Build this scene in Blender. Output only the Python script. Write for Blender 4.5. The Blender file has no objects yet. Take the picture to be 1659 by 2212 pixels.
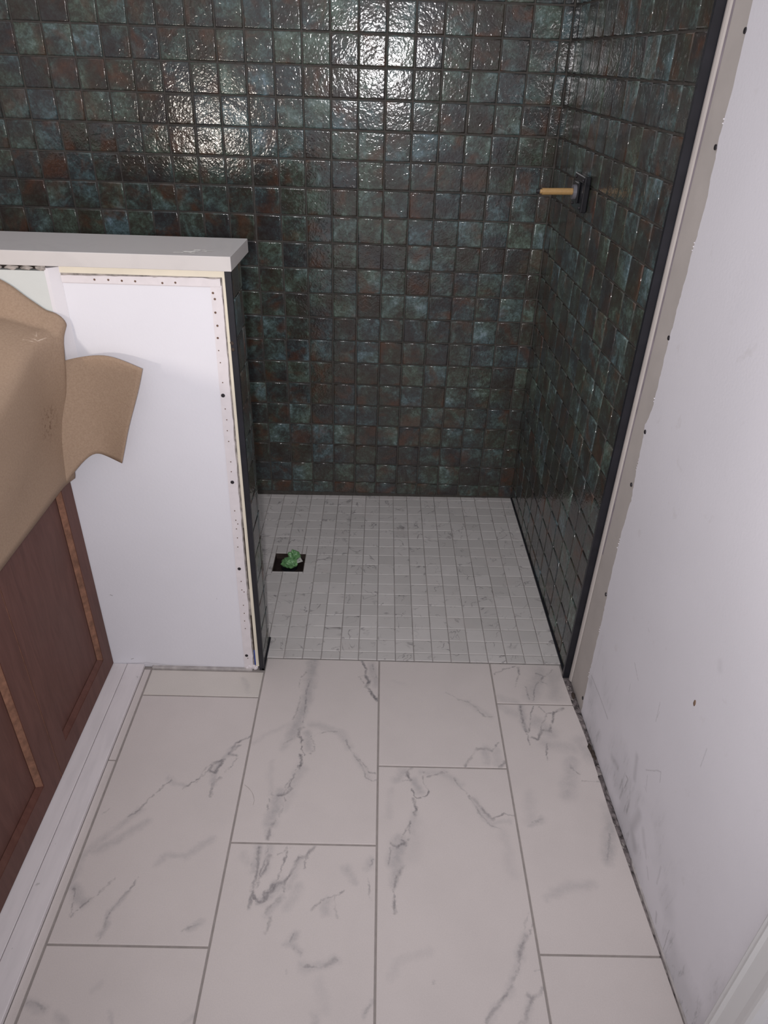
import bpy, bmesh, math, random
from mathutils import Vector, Matrix, noise
random.seed(7)
S = bpy.context.scene
COL = S.collection

# ---------------------------------------------------------------- camera
cam_d = bpy.data.cameras.new('camera'); cam = bpy.data.objects.new('camera', cam_d); COL.objects.link(cam)
cam_d.sensor_fit = 'VERTICAL'; cam_d.sensor_height = 24.0; cam_d.lens = 16.7182; cam_d.clip_start = 0.02
cam.matrix_world = Matrix([[0.999571, -0.026432, -0.01263, -0.022204], [0.003531, 0.536698, -0.843767, -1.413174], [0.029081, 0.84336, 0.536561, 1.377243], [0.0, 0.0, 0.0, 1.0]])
S.camera = cam

# ---------------------------------------------------------------- light
wd = bpy.data.worlds.new('room_ambient'); S.world = wd; wd.use_nodes = True
wd.node_tree.nodes['Background'].inputs[0].default_value = (0.97, 0.955, 1.0, 1)
wd.node_tree.nodes['Background'].inputs[1].default_value = 0.76

def lamp(name, kind, loc, power, color, size):
    d = bpy.data.lights.new(name, kind); o = bpy.data.objects.new(name, d); COL.objects.link(o)
    o.location = loc; d.energy = power; d.color = color
    if kind == 'POINT': d.shadow_soft_size = size
    return o, d
# the phone's own flash, a few centimetres from its lens
fl, fd = lamp('phone_flash', 'SPOT', (-0.055, -1.43, 1.365), 47.0, (0.97, 0.945, 0.96), 0.016)
fd.spot_size = math.radians(140); fd.spot_blend = 1.0; fd.shadow_soft_size = 0.016
fl.rotation_euler = (Vector((0.02, 0.75, 0.62)) - fl.location).to_track_quat('-Z', 'Y').to_euler()
# a lamp standing on the counter behind the camera
wl, wd_ = lamp('work_lamp', 'SPOT', (-0.97, -1.2, 1.035), 13.5, (1.0, 0.91, 0.82), 0.05)
wd_.spot_size = math.radians(95); wd_.spot_blend = 0.6; wd_.shadow_soft_size = 0.028
wl.rotation_euler = (Vector((-0.45, 0.6, 1.15)) - wl.location).to_track_quat('-Z', 'Y').to_euler()

S.view_settings.view_transform = 'Standard'; S.view_settings.look = 'None'
S.view_settings.gamma = 1.0; S.view_settings.use_curve_mapping = False
S.view_settings.exposure = 0.0

# ---------------------------------------------------------------- node helpers
class N:
    def __init__(s, name):
        s.m = bpy.data.materials.new(name); s.m.use_nodes = True; s.t = s.m.node_tree; s.t.nodes.clear()
        s.out = s.n('ShaderNodeOutputMaterial'); s.b = s.n('ShaderNodeBsdfPrincipled')
        s.l(s.b.outputs[0], s.out.inputs[0])
    def n(s, t, **k):
        x = s.t.nodes.new(t)
        for a, v in k.items(): setattr(x, a, v)
        return x
    def l(s, a, b): s.t.links.new(a, b)
    def put(s, sock, v):
        if hasattr(v, 'is_output') or isinstance(v, bpy.types.NodeSocket): s.l(v, sock)
        else: sock.default_value = v
    def math(s, op, a, b=0.0, c=None, clamp=False):
        x = s.n('ShaderNodeMath', operation=op, use_clamp=clamp); s.put(x.inputs[0], a); s.put(x.inputs[1], b)
        if c is not None: s.put(x.inputs[2], c)
        return x.outputs[0]
    def vm(s, op, a, b=(0, 0, 0)):
        x = s.n('ShaderNodeVectorMath', operation=op); s.put(x.inputs[0], a); s.put(x.inputs[1], b); return x.outputs[0]
    def scale(s, a, f):
        x = s.n('ShaderNodeVectorMath', operation='SCALE'); s.put(x.inputs[0], a); s.put(x.inputs[3], f); return x.outputs[0]
    def pos(s):
        return s.n('ShaderNodeNewGeometry').outputs['Position']
    def noise(s, v, sc, det=3.0, rough=0.55, dist=0.0, col=False):
        x = s.n('ShaderNodeTexNoise'); s.put(x.inputs['Vector'], v); x.inputs['Scale'].default_value = sc
        x.inputs['Detail'].default_value = det; x.inputs['Roughness'].default_value = rough; x.inputs['Distortion'].default_value = dist
        return x.outputs['Color' if col else 'Fac']
    def ramp(s, f, stops, mode='LINEAR'):
        x = s.n('ShaderNodeValToRGB'); x.color_ramp.interpolation = mode; s.put(x.inputs[0], f)
        e = x.color_ramp.elements
        while len(e) < len(stops): e.new(0.5)
        for q, (p, c) in zip(e, stops):
            q.position = p; q.color = (*c, 1) if not isinstance(c, float) else (c, c, c, 1)
        return x.outputs[0]
    def mix(s, f, a, b, mode='MIX'):
        x = s.n('ShaderNodeMix', data_type='RGBA', blend_type=mode); s.put(x.inputs[0], f)
        for i, v in ((6, a), (7, b)):
            s.put(x.inputs[i], (*v, 1) if isinstance(v, tuple) and len(v) == 3 else v)
        return x.outputs[2]
    def rng(s, v, a, b, c=0.0, d=1.0, smooth=False):
        x = s.n('ShaderNodeMapRange', interpolation_type='SMOOTHSTEP' if smooth else 'LINEAR')
        for i, q in enumerate((v, a, b, c, d)): s.put(x.inputs[i], q)
        return x.outputs[0]
    def bump(s, h, dist, strength=1.0):
        x = s.n('ShaderNodeBump'); s.put(x.inputs['Height'], h); x.inputs['Distance'].default_value = dist
        x.inputs['Strength'].default_value = strength; s.l(x.outputs[0], s.b.inputs['Normal'])
    def set(s, color=None, rough=None, spec=None, metal=None, coat=None):
        if color is not None: s.put(s.b.inputs['Base Color'], (*color, 1) if isinstance(color, tuple) and len(color) == 3 else color)
        if rough is not None: s.put(s.b.inputs['Roughness'], rough)
        if spec is not None: s.b.inputs['Specular IOR Level'].default_value = spec
        if metal is not None: s.b.inputs['Metallic'].default_value = metal
        if coat is not None: s.b.inputs['Coat Weight'].default_value = coat; s.b.inputs['Coat Roughness'].default_value = 0.08
        return s.m

def strokes(m, P, lines):
    """lines: list of (radius, intensity, [(x,y,z), ...]); returns the strongest stroke at P.
    Each stroke waits for the one before it, so that the shader stack stays small."""
    acc = None
    for r, i, pts in lines:
        for a, b in zip(pts, pts[1:]):
            A, B = Vector(a), Vector(b); BA = B - A; L2 = max(BA.length_squared, 1e-9)
            if acc is not None:
                w = m.n('ShaderNodeVectorMath', operation='MULTIPLY_ADD'); m.l(acc, w.inputs[0]); w.inputs[1].default_value = (1e-9,) * 3; m.l(P, w.inputs[2]); Q = w.outputs[0]
            else: Q = P
            pa = m.vm('SUBTRACT', Q, tuple(A))
            dt = m.n('ShaderNodeVectorMath', operation='DOT_PRODUCT'); m.l(pa, dt.inputs[0]); dt.inputs[1].default_value = BA / L2
            h = m.math('ADD', dt.outputs['Value'], 0.0, clamp=True)
            sc = m.n('ShaderNodeVectorMath', operation='SCALE'); sc.inputs[0].default_value = BA; m.l(h, sc.inputs[3])
            ds = m.n('ShaderNodeVectorMath', operation='DISTANCE'); m.l(pa, ds.inputs[0]); m.l(sc.outputs[0], ds.inputs[1])
            v = m.rng(ds.outputs['Value'], 0.0, r, i, 0.0, True)
            acc = v if acc is None else m.math('MAXIMUM', acc, v)
    return acc
def warped(m, P, amp, sc, amp2, sc2):
    a = m.scale(m.vm('SUBTRACT', m.noise(P, sc, 4, 0.6, col=True), (0.5, 0.5, 0.5)), amp)
    b = m.scale(m.vm('SUBTRACT', m.noise(P, sc2, 2, 0.6, col=True), (0.5, 0.5, 0.5)), amp2)
    return m.vm('ADD', P, m.vm('ADD', a, b))

# ---------------------------------------------------------------- materials
def flat(name, col, rough=0.6, spec=0.3, nz=0.0, nsc=40.0, bmp=0.0, metal=0.0):
    m = N(name); P = m.pos(); c = (*col, 1)
    if nz:
        f = m.noise(P, nsc, 5)
        c = m.mix(m.rng(f, 0.3, 0.7), tuple(x * (1 - nz) for x in col), tuple(min(1, x * (1 + nz)) for x in col))
    if bmp: m.bump(m.noise(P, nsc * 2, 4), bmp)
    return m.set(c if nz else col, rough, spec, metal)

def marble_tile(name, lines, soft, tint=(0.585, 0.53, 0.51)):
    m = N(name); P = m.pos()
    Pw = warped(m, P, 0.016, 22, 0.0095, 110)
    cloud = m.rng(m.noise(P, 7, 4, 0.6), 0.42, 0.72, 0, 0.16)
    c = m.mix(cloud, tint, tuple(x * 0.70 for x in tint))
    vein = (0.27, 0.26, 0.27)
    if soft:
        s = strokes(m, warped(m, P, 0.03, 18, 0.012, 60), soft)
        s = m.math('MULTIPLY', s, m.rng(m.noise(P, 55, 6, 0.7), 0.3, 0.62, 0.45, 1.1))
        c = m.mix(s, c, vein)
    if lines:
        s = strokes(m, Pw, lines)
        s = m.math('MULTIPLY', s, m.rng(m.noise(P, 45, 3, 0.6), 0.32, 0.6, 0.25, 1.15))
        c = m.mix(s, c, (0.20, 0.185, 0.19))
    sp = m.rng(m.noise(P, 420, 2), 0.3, 0.7, 0.97, 1.03)
    hs = m.n('ShaderNodeHueSaturation'); m.put(hs.inputs['Value'], sp); m.put(hs.inputs['Color'], c)
    return m.set(hs.outputs[0], 0.42, 0.35)

def mosaic_mat():
    m = N('small_marble_mosaic'); P = m.pos()
    off = m.vm('ADD', P, (0.0065, -0.0355, 5.0))
    cell = m.vm('FLOOR', m.vm('MULTIPLY', off, (1 / 0.0506, 1 / 0.0508, 0)))
    wn = m.n('ShaderNodeTexWhiteNoise'); m.put(wn.inputs['Vector'], cell)
    Q = m.vm('ADD', P, m.scale(wn.outputs['Color'], 9.0))
    n1 = m.noise(Q, 13, 3, 0.6, 0.8)
    line = m.rng(m.math('ABSOLUTE', m.math('SUBTRACT', n1, 0.5)), 0.0, 0.02, 1, 0)
    mask = m.rng(m.noise(m.vm('ADD', Q, (3, 1, 7)), 20, 2), 0.47, 0.62)
    v = m.math('MULTIPLY', line, mask)
    n2 = m.rng(m.noise(Q, 30, 4), 0.5, 0.8, 0, 0.22)
    base = m.mix(wn.outputs['Value'], (0.50, 0.475, 0.46), (0.585, 0.555, 0.54))
    pk = m.rng(m.noise(P, 9, 2), 0.58, 0.75, 0, 0.35)
    base = m.mix(pk, base, (0.50, 0.44, 0.42))
    c = m.mix(n2, base, (0.40, 0.38, 0.37)); c = m.mix(m.math('MULTIPLY', v, 0.8), c, (0.17, 0.155, 0.16))
    return m.set(c, 0.38, 0.35)

def glaze_mat(name, off, sc):
    """wavy glossy teal, green and rust glaze; every tile of the grid gets its own patch of it"""
    m = N(name); P = m.pos()
    cell = m.vm('FLOOR', m.vm('MULTIPLY', m.vm('ADD', P, off), sc))
    wn = m.n('ShaderNodeTexWhiteNoise'); m.put(wn.inputs['Vector'], cell)
    Q = m.vm('ADD', P, m.scale(wn.outputs['Color'], 11.0))
    n1 = m.noise(Q, 13, 5, 0.62, 0.6)
    n2 = m.noise(m.vm('ADD', Q, (4, 8, 1)), 85, 6, 0.75, 0.6)
    t = m.math('ADD', m.math('MULTIPLY', m.math('SUBTRACT', n1, 0.5), 1.5), m.math('MULTIPLY', m.math('SUBTRACT', n2, 0.5), 1.25))
    t = m.math('ADD', t, m.math('MULTIPLY', m.math('SUBTRACT', wn.outputs['Value'], 0.5), 0.30))
    t = m.math('ADD', t, 0.47, clamp=True)
    c = m.ramp(t, [(0.10, (0.030, 0.025, 0.021)), (0.32, (0.036, 0.036, 0.031)), (0.50, (0.043, 0.053, 0.046)),
                   (0.66, (0.063, 0.092, 0.080)), (0.82, (0.095, 0.145, 0.135)), (0.97, (0.17, 0.235, 0.235))])
    hue = m.rng(m.noise(m.vm('ADD', Q, (9, 2, 5)), 6, 2), 0.38, 0.62, 0, 1)
    c = m.mix(hue, m.mix(1.0, c, (1.04, 1.02, 0.93), 'MULTIPLY'), m.mix(1.0, c, (0.93, 0.99, 1.20), 'MULTIPLY'))
    rust = m.math('MULTIPLY', m.rng(m.noise(m.vm('ADD', Q, (2, 7, 3)), 11, 3, 0.6, 0.5), 0.53, 0.68), m.rng(n2, 0.35, 0.62, 0.45, 1.0))
    c = m.mix(m.math('MULTIPLY', rust, 0.85), c, (0.080, 0.037, 0.021))
    c = m.mix(1.0, c, (1.24, 1.15, 1.13), 'MULTIPLY')
    wave = m.math('ADD', m.noise(P, 88, 1, 0.5, 1.1), m.math('MULTIPLY', m.noise(P, 22, 1, 0.5), 1.2))
    m.bump(wave, 0.00068, 1.0)
    return m.set(c, 0.13, 0.62)

def drywall(name, base=(0.70, 0.675, 0.70), lines=None, dirt=False):
    m = N(name); P = m.pos()
    c = m.mix(m.rng(m.noise(P, 3.2, 3), 0.35, 0.7), base, tuple(x * 0.95 for x in base))
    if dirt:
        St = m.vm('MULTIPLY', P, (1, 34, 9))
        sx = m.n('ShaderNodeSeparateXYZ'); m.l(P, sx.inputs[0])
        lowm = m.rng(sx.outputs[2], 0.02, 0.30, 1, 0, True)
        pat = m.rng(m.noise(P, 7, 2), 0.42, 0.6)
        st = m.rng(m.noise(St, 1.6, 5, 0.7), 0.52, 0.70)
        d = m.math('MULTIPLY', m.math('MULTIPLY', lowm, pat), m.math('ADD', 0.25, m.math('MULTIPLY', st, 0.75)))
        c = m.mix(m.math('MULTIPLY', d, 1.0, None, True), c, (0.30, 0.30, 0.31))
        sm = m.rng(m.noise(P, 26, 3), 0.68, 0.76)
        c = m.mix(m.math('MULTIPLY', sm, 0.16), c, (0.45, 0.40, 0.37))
    if lines:
        s = strokes(m, warped(m, P, 0.006, 30, 0.002, 120), lines)
        c = m.mix(s, c, (0.20, 0.19, 0.20))
    m.bump(m.noise(P, 160, 3), 0.0004, 0.6)
    return m.set(c, 0.62, 0.28)

M = {}
M['grout'] = flat('grey_floor_grout', (0.30, 0.27, 0.255), 0.85, 0.2, 0.10, 60, 0.0006)
M['mosaic_grout'] = flat('mosaic_grout', (0.285, 0.26, 0.25), 0.85, 0.2, 0.35, 9, 0.0006)
M['wall_grout'] = flat('dark_wall_grout', (0.074, 0.067, 0.060), 0.7, 0.3, 0.2, 90, 0.0008)
M['glaze_back'] = glaze_mat('glazed_tile_back', (-0.0539 + 4 * 0.07663, 0, -0.05205 + 4 * 0.07663), (1 / 0.07663, 0, 1 / 0.07663))
M['glaze_side'] = glaze_mat('glazed_tile_side', (0, 0.0420 + 0.07663 * 4, -0.05205 + 4 * 0.07663), (0, 1 / 0.07663, 1 / 0.07663))
M['mosaic'] = mosaic_mat()
M['white_wall'] = drywall('white_painted_drywall')
M['knee_wall'] = drywall('white_painted_knee_wall', (0.745, 0.735, 0.78), [(0.0018, 0.8, [(-0.6701, -0.0405, 0.2414), (-0.6645, -0.0405, 0.2389)]), (0.0018, 0.8, [(-0.6524, -0.0405, 0.0251), (-0.6455, -0.0405, 0.0279)]), (0.0014, 0.5, [(-0.409, -0.0405, 0.2392), (-0.4087, -0.0405, 0.2346)]), (0.003, 0.3, [(-0.6958, -0.0405, 0.0048), (-0.618, -0.0405, 0.0137), (-0.5049, -0.0405, 0.0015), (-0.4285, -0.0405, -0.0013)]), (0.012, 0.18, [(-0.6773, -0.0405, 0.0012), (-0.5238, -0.0405, 0.0036), (-0.3902, -0.0405, -0.0027)])])
M['right_wall'] = drywall('scuffed_white_drywall', (0.735, 0.715, 0.755), [(0.004, 0.35, [(0.5112, -0.1678, 0.1329), (0.5133, -0.2323, 0.136), (0.5156, -0.3021, 0.1332)]), (0.0022, 0.4, [(0.5171, -0.3451, 0.349), (0.5182, -0.3782, 0.3324)]), (0.0018, 0.3, [(0.5173, -0.3532, 0.2963), (0.5175, -0.3578, 0.2783)]), (0.0018, 0.35, [(0.5213, -0.4743, 0.3735), (0.5216, -0.482, 0.3299)]), (0.0018, 0.25, [(0.5127, -0.2125, 0.2168), (0.5129, -0.2182, 0.1999)]), (0.0022, 0.25, [(0.5268, -0.6404, 0.4474), (0.5269, -0.6429, 0.4047)]), (0.0035, 0.5, [(0.5203, -0.4432, 0.1199), (0.5206, -0.4533, 0.1217), (0.5206, -0.453, 0.091)]), (0.006, 0.28, [(0.5205, -0.448, 0.0841), (0.5204, -0.447, 0.0491)]), (0.0025, 0.3, [(0.5223, -0.5027, 0.2155), (0.5238, -0.5481, 0.2704), (0.5241, -0.557, 0.2492)]), (0.0015, 0.3, [(0.5227, -0.5152, 0.1844), (0.5231, -0.5286, 0.1828)]), (0.014, 0.25, [(0.5208, -0.4589, 0.1985), (0.5214, -0.4756, 0.1536)]), (0.014, 0.2, [(0.5178, -0.3675, 0.0838), (0.5189, -0.4018, 0.0941)]), (0.022, 0.3, [(0.5231, -0.5288, 0.1133), (0.523, -0.5241, 0.0543), (0.5239, -0.5521, 0.0392)]), (0.014, 0.18, [(0.5242, -0.5603, 0.1043), (0.5249, -0.5813, 0.0853)]), (0.003, 0.2, [(0.5226, -0.5132, 0.212), (0.523, -0.5241, 0.1833)]), (0.0018, 0.5, [(0.5297, -0.7292, 0.0627), (0.5299, -0.735, 0.0065)]), (0.006, 0.3, [(0.5282, -0.6821, 0.032), (0.5285, -0.6902, 0.0152)]), (0.005, 0.2, [(0.5258, -0.6109, 0.063), (0.5263, -0.6261, 0.0499)]), (0.005, 0.2, [(0.527, -0.6464, 0.122), (0.5272, -0.6529, 0.0805)]), (0.006, 0.2, [(0.5248, -0.5788, 0.0914), (0.5254, -0.5968, 0.0744)]), (0.0018, 0.3, [(0.5216, -0.4825, 0.3577), (0.5216, -0.482, 0.3416)]), (0.012, 0.12, [(0.5253, -0.5939, 0.5914), (0.5254, -0.5988, 0.584)]), (0.0018, 0.25, [(0.5174, -0.3564, 0.4533), (0.5177, -0.3646, 0.4496)])], True)
M['green_board'] = flat('pale_green_drywall', (0.60, 0.62, 0.60), 0.7, 0.2, 0.03, 12)
M['bare_board'] = flat('unpainted_grey_drywall', (0.47, 0.43, 0.405), 0.8, 0.15, 0.06, 12, 0.0003)
M['board_shade'] = flat('violet_grey_painted_shade', (0.30, 0.26, 0.285), 0.8, 0.15, 0.18, 30)  # shade beside the joint tape, put into the colour
M['bead'] = flat('painted_corner_bead', (0.70, 0.655, 0.67), 0.6, 0.3, 0.04, 50, 0.0004)
M['cream_wood'] = flat('cream_painted_board', (0.74, 0.68, 0.56), 0.6, 0.3, 0.04, 20)
M['core'] = flat('torn_gypsum_core', (0.30, 0.27, 0.25), 0.9, 0.1, 0.5, 60, 0.002)
M['gap'] = flat('dark_gap', (0.055, 0.042, 0.036), 0.9, 0.1, 0.3, 60)
M['black_trim'] = flat('black_metal_trim', (0.016, 0.016, 0.021), 0.38, 0.4, 0.2, 30)
M['black_plastic'] = flat('black_glossy_plastic', (0.012, 0.012, 0.015), 0.16, 0.5)
M['blue_tape'] = flat('blue_tape', (0.03, 0.06, 0.26), 0.5, 0.3, 0.2, 80)
M['hole'] = flat('rusty_nail_hole', (0.16, 0.10, 0.075), 0.8, 0.1)
M['screw'] = flat('dark_screw', (0.05, 0.045, 0.05), 0.4, 0.4, metal=0.6)
M['brass'] = flat('dull_brass_rod', (0.44, 0.27, 0.11), 0.32, 0.5, 0.08, 120)
M['collar'] = flat('grey_collar', (0.16, 0.155, 0.175), 0.3, 0.5)
M['tag'] = flat('white_tag', (0.72, 0.72, 0.68), 0.6, 0.2)
M['ink'] = flat('dark_print', (0.05, 0.05, 0.05), 0.7, 0.1)
M['drain'] = flat('dark_brown_drain_pan', (0.020, 0.013, 0.012), 0.6, 0.2, 0.4, 60)
M['white_board'] = None
M['debris'] = flat('thinset_debris', (0.15, 0.13, 0.13), 0.9, 0.1, 0.85, 70, 0.002)
M['casing'] = flat('white_gloss_casing', (0.68, 0.68, 0.68), 0.3, 0.45)
M['caulk'] = flat('grey_caulk', (0.40, 0.37, 0.36), 0.8, 0.15, 0.25, 40, 0.001)

def board_mat():
    m = N('whitewashed_board'); P = m.pos()
    c = m.mix(m.rng(m.noise(m.vm('MULTIPLY', P, (6, 1, 1)), 9, 4), 0.4, 0.7), (0.71, 0.665, 0.675), (0.65, 0.61, 0.62))
    sp = m.rng(m.noise(P, 34, 3, 0.6), 0.69, 0.74)
    c = m.mix(m.math('MULTIPLY', sp, 0.55), c, (0.33, 0.32, 0.31))
    return m.set(c, 0.5, 0.3)
M['white_board'] = board_mat()

def wood_mat():
    m = N('reddish_brown_stained_wood'); P = m.pos()
    g = m.noise(m.vm('MULTIPLY', P, (8, 8, 1.2)), 7, 6, 0.6, 0.8)
    c = m.mix(m.rng(g, 0.3, 0.75), (0.092, 0.036, 0.027), (0.138, 0.060, 0.046))
    c = m.mix(m.rng(m.noise(P, 4, 2), 0.45, 0.75, 0, 0.5), c, (0.105, 0.056, 0.044))
    return m.set(c, 0.5, 0.25)
M['wood'] = wood_mat()
M['wood_edge'] = flat('lighter_wood_edge', (0.20, 0.098, 0.062), 0.5, 0.3, 0.35, 60)  # lighter tone for one moulding side and the painted door-gap highlight

def quartz_mat():
    m = N('white_quartz'); P = m.pos()
    c = m.mix(m.rng(m.noise(P, 9, 4, 0.6, 1.0), 0.52, 0.72, 0, 0.35), (0.58, 0.55, 0.535), (0.50, 0.475, 0.465))
    return m.set(c, 0.16, 0.5)
M['quartz'] = quartz_mat()
M['smear'] = flat('dried_adhesive_smear', (0.66, 0.64, 0.60), 0.6, 0.3, 0.1, 80)

def kraft_mat():
    m = N('brown_masking_paper'); P = m.pos()
    f = m.noise(P, 260, 4, 0.7)
    c = m.mix(m.rng(f, 0.3, 0.7), (0.285, 0.198, 0.138), (0.355, 0.256, 0.182))
    c = m.mix(m.rng(m.noise(P, 5, 3), 0.45, 0.7, 0, 0.35), c, (0.30, 0.215, 0.155))
    # rust-coloured stain: blotchy inside one small area
    dd = m.n('ShaderNodeVectorMath', operation='DISTANCE'); m.l(P, dd.inputs[0]); dd.inputs[1].default_value = (-0.657, -0.1544, 0.7628)
    a = m.math('MULTIPLY', m.rng(dd.outputs['Value'], 0.0, 0.05, 1, 0, True), m.rng(m.noise(P, 120, 4, 0.7), 0.50, 0.60))
    c = m.mix(m.math('MULTIPLY', a, 0.75), c, (0.11, 0.055, 0.032))
    s = strokes(m, warped(m, P, 0.003, 60, 0.001, 150), [(0.0016, 0.8, [(-0.6745, -0.1446, 0.9224), (-0.6574, -0.1376, 0.9179), (-0.6484, -0.1086, 0.9153)]), (0.0016, 0.8, [(-0.6739, -0.135, 0.9244), (-0.6561, -0.1304, 0.9181)]), (0.0016, 0.8, [(-0.6703, -0.1206, 0.9258), (-0.6601, -0.1224, 0.9223), (-0.6644, -0.1104, 0.9252)])])
    c = m.mix(s, c, (0.62, 0.50, 0.40))
    m.bump(m.noise(P, 30, 3), 0.0012, 0.5)
    return m.set(c, 0.8, 0.2)
M['paper'] = kraft_mat()

def bag_mat():
    m = N('green_plastic_film'); P = m.pos()
    c = m.mix(m.rng(m.noise(P, 90, 4, 0.6, 1.0), 0.35, 0.65), (0.075, 0.20, 0.075), (0.20, 0.40, 0.17))
    return m.set(c, 0.3, 0.5)
M['bag'] = bag_mat()

# ---------------------------------------------------------------- mesh helpers
def mesh_obj(name, bm, mat, parent=None, smooth=False):
    me = bpy.data.meshes.new(name); bm.normal_update(); bm.to_mesh(me); bm.free()
    o = bpy.data.objects.new(name, me); COL.objects.link(o)
    if mat is not None: me.materials.append(mat)
    if smooth: me.shade_smooth()
    if parent is not None: o.parent = parent
    return o
def again(src, parent, loc, rot=(0, 0, 0), scale=None):
    o = src.copy(); COL.objects.link(o); o.parent = parent; o.location = loc; o.rotation_euler = rot
    if scale: o.scale = scale
    return o
def box(bm, x0, x1, y0, y1, z0, z1, bevel=0.0, seg=1):
    g = bmesh.ops.create_cube(bm, size=1.0)
    vs = g['verts']
    for v in vs: v.co = Vector(((x0 + x1) / 2 + v.co.x * (x1 - x0), (y0 + y1) / 2 + v.co.y * (y1 - y0), (z0 + z1) / 2 + v.co.z * (z1 - z0)))
    if bevel:
        es = list({e for v in vs for e in v.link_edges})
        bmesh.ops.bevel(bm, geom=es, offset=bevel, segments=seg, profile=0.5, affect='EDGES')
def boxo(name, dims, mat, parent=None, bevel=0.0, seg=1):
    bm = bmesh.new(); box(bm, *dims, bevel=bevel, seg=seg); return mesh_obj(name, bm, mat, parent)
def pillow(w, h, t, rings):
    """a tile lying in XY, face up at z=t, with softly rounded edges; rings = (inset, drop) outer to inner"""
    bm = bmesh.new(); rows = []
    for ins, drop in rings:
        x, y = w / 2 - ins, h / 2 - ins
        rows.append([bm.verts.new((sx * x, sy * y, t - drop)) for sx, sy in ((-1, -1), (1, -1), (1, 1), (-1, 1))])
    for a, b in zip(rows, rows[1:]):
        for i in range(4): bm.faces.new((a[i], a[(i + 1) % 4], b[(i + 1) % 4], b[i]))
    bm.faces.new(rows[-1]); bm.faces.new(rows[0][::-1])
    return bm
def prism(bm, poly, axis, a, b):
    """extrude a 2-D outline along an axis from a to b"""
    def P(u, v, w): return {'x': (w, u, v), 'y': (u, w, v), 'z': (u, v, w)}[axis]
    A = [bm.verts.new(P(u, v, a)) for u, v in poly]; B = [bm.verts.new(P(u, v, b)) for u, v in poly]
    n = len(poly)
    for i in range(n): bm.faces.new((A[i], A[(i + 1) % n], B[(i + 1) % n], B[i]))
    bm.faces.new(A[::-1]); bm.faces.new(B)
    bmesh.ops.recalc_face_normals(bm, faces=bm.faces)
def cyl(bm, a, b, r1, r2=None, seg=24):
    r2 = r1 if r2 is None else r2
    a = Vector(a); b = Vector(b); d = b - a
    g = bmesh.ops.create_cone(bm, cap_ends=True, segments=seg, radius1=r1, radius2=r2, depth=d.length)
    q = Vector((0, 0, 1)).rotation_difference(d.normalized()).to_matrix().to_4x4()
    bmesh.ops.transform(bm, matrix=Matrix.Translation((a + b) / 2) @ q, verts=g['verts'])
def root(name, loc=(0, 0, 0)):
    o = bpy.data.objects.new(name, None); COL.objects.link(o); o.location = loc; o.empty_display_size = 0.05; return o
def structure(o): o['kind'] = 'structure'; return o
def tag(o, label, cat, group=None):
    o['label'] = label; o['category'] = cat
    if group: o['group'] = group
    return o

WX0, WXS = 0.507, 0.033
W = 0.07663            # pitch of the glazed wall tiles
BY = 0.872             # face of the back wall's tiles
def side_x(y, z):      # face of the right-hand tiled wall, which leans a little
    return 0.498 + (y + 0.04) / 0.916 * (-0.0115 - 0.014 * z)

# ---------------------------------------------------------------- floor
floor = structure(boxo('floor', (-0.78, 0.60, -2.2, 0.002, -0.05, -0.0022), M['grout']))
G = 0.0019
def tab(x, t):
    for (a, u), (b, v) in zip(t, t[1:]):
        if x <= b: return u + (v - u) * (x - a) / (b - a)
    return t[-1][1]
def floor_tile(x0, x1, y0, y1, mat):
    w, h = x1 - x0 - 2 * G, y1 - y0 - 2 * G
    bm = pillow(w, h, 0.0, ((0, 0.010), (0, 0.0012), (0.0006, 0.0003), (0.0014, 0.0)))
    o = mesh_obj('tile', bm, mat, floor); o.location = ((x0 + x1) / 2, (y0 + y1) / 2, 0)
    return o
xs = (-0.6000, -0.3037, 0.0, 0.2999)
XE = 0.497
def gap_edge(y): return tab(y, [(-2.2, .577), (-.87, .530), (-.743, .524), (-.549, .5145), (-.44, .509), (-.3, .5065), (-.229, .504), (-.139, .495), (-.049, .490), (.01, .489)])
def right_edge_tile(y0, y1, mat):
    # the cut tiles along the right wall: their outer edge follows the wall, which is not square to the grid
    xe = gap_edge
    n = 12; bm = bmesh.new()
    x0 = xs[3] + G; ya, yb = y0 + G, y1 - G
    poly = [(x0, ya)] + [(xe(ya + (yb - ya) * i / n), ya + (yb - ya) * i / n) for i in range(n + 1)] + [(x0, yb)]
    prism(bm, poly, 'z', -0.010, 0.0)
    top = [e for e in bm.edges if all(abs(v.co.z) < 1e-6 for v in e.verts)]
    bmesh.ops.bevel(bm, geom=top, offset=0.0010, segments=1, affect='EDGES')
    return mesh_obj('tile', bm, mat, floor)
J = 0.603
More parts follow.
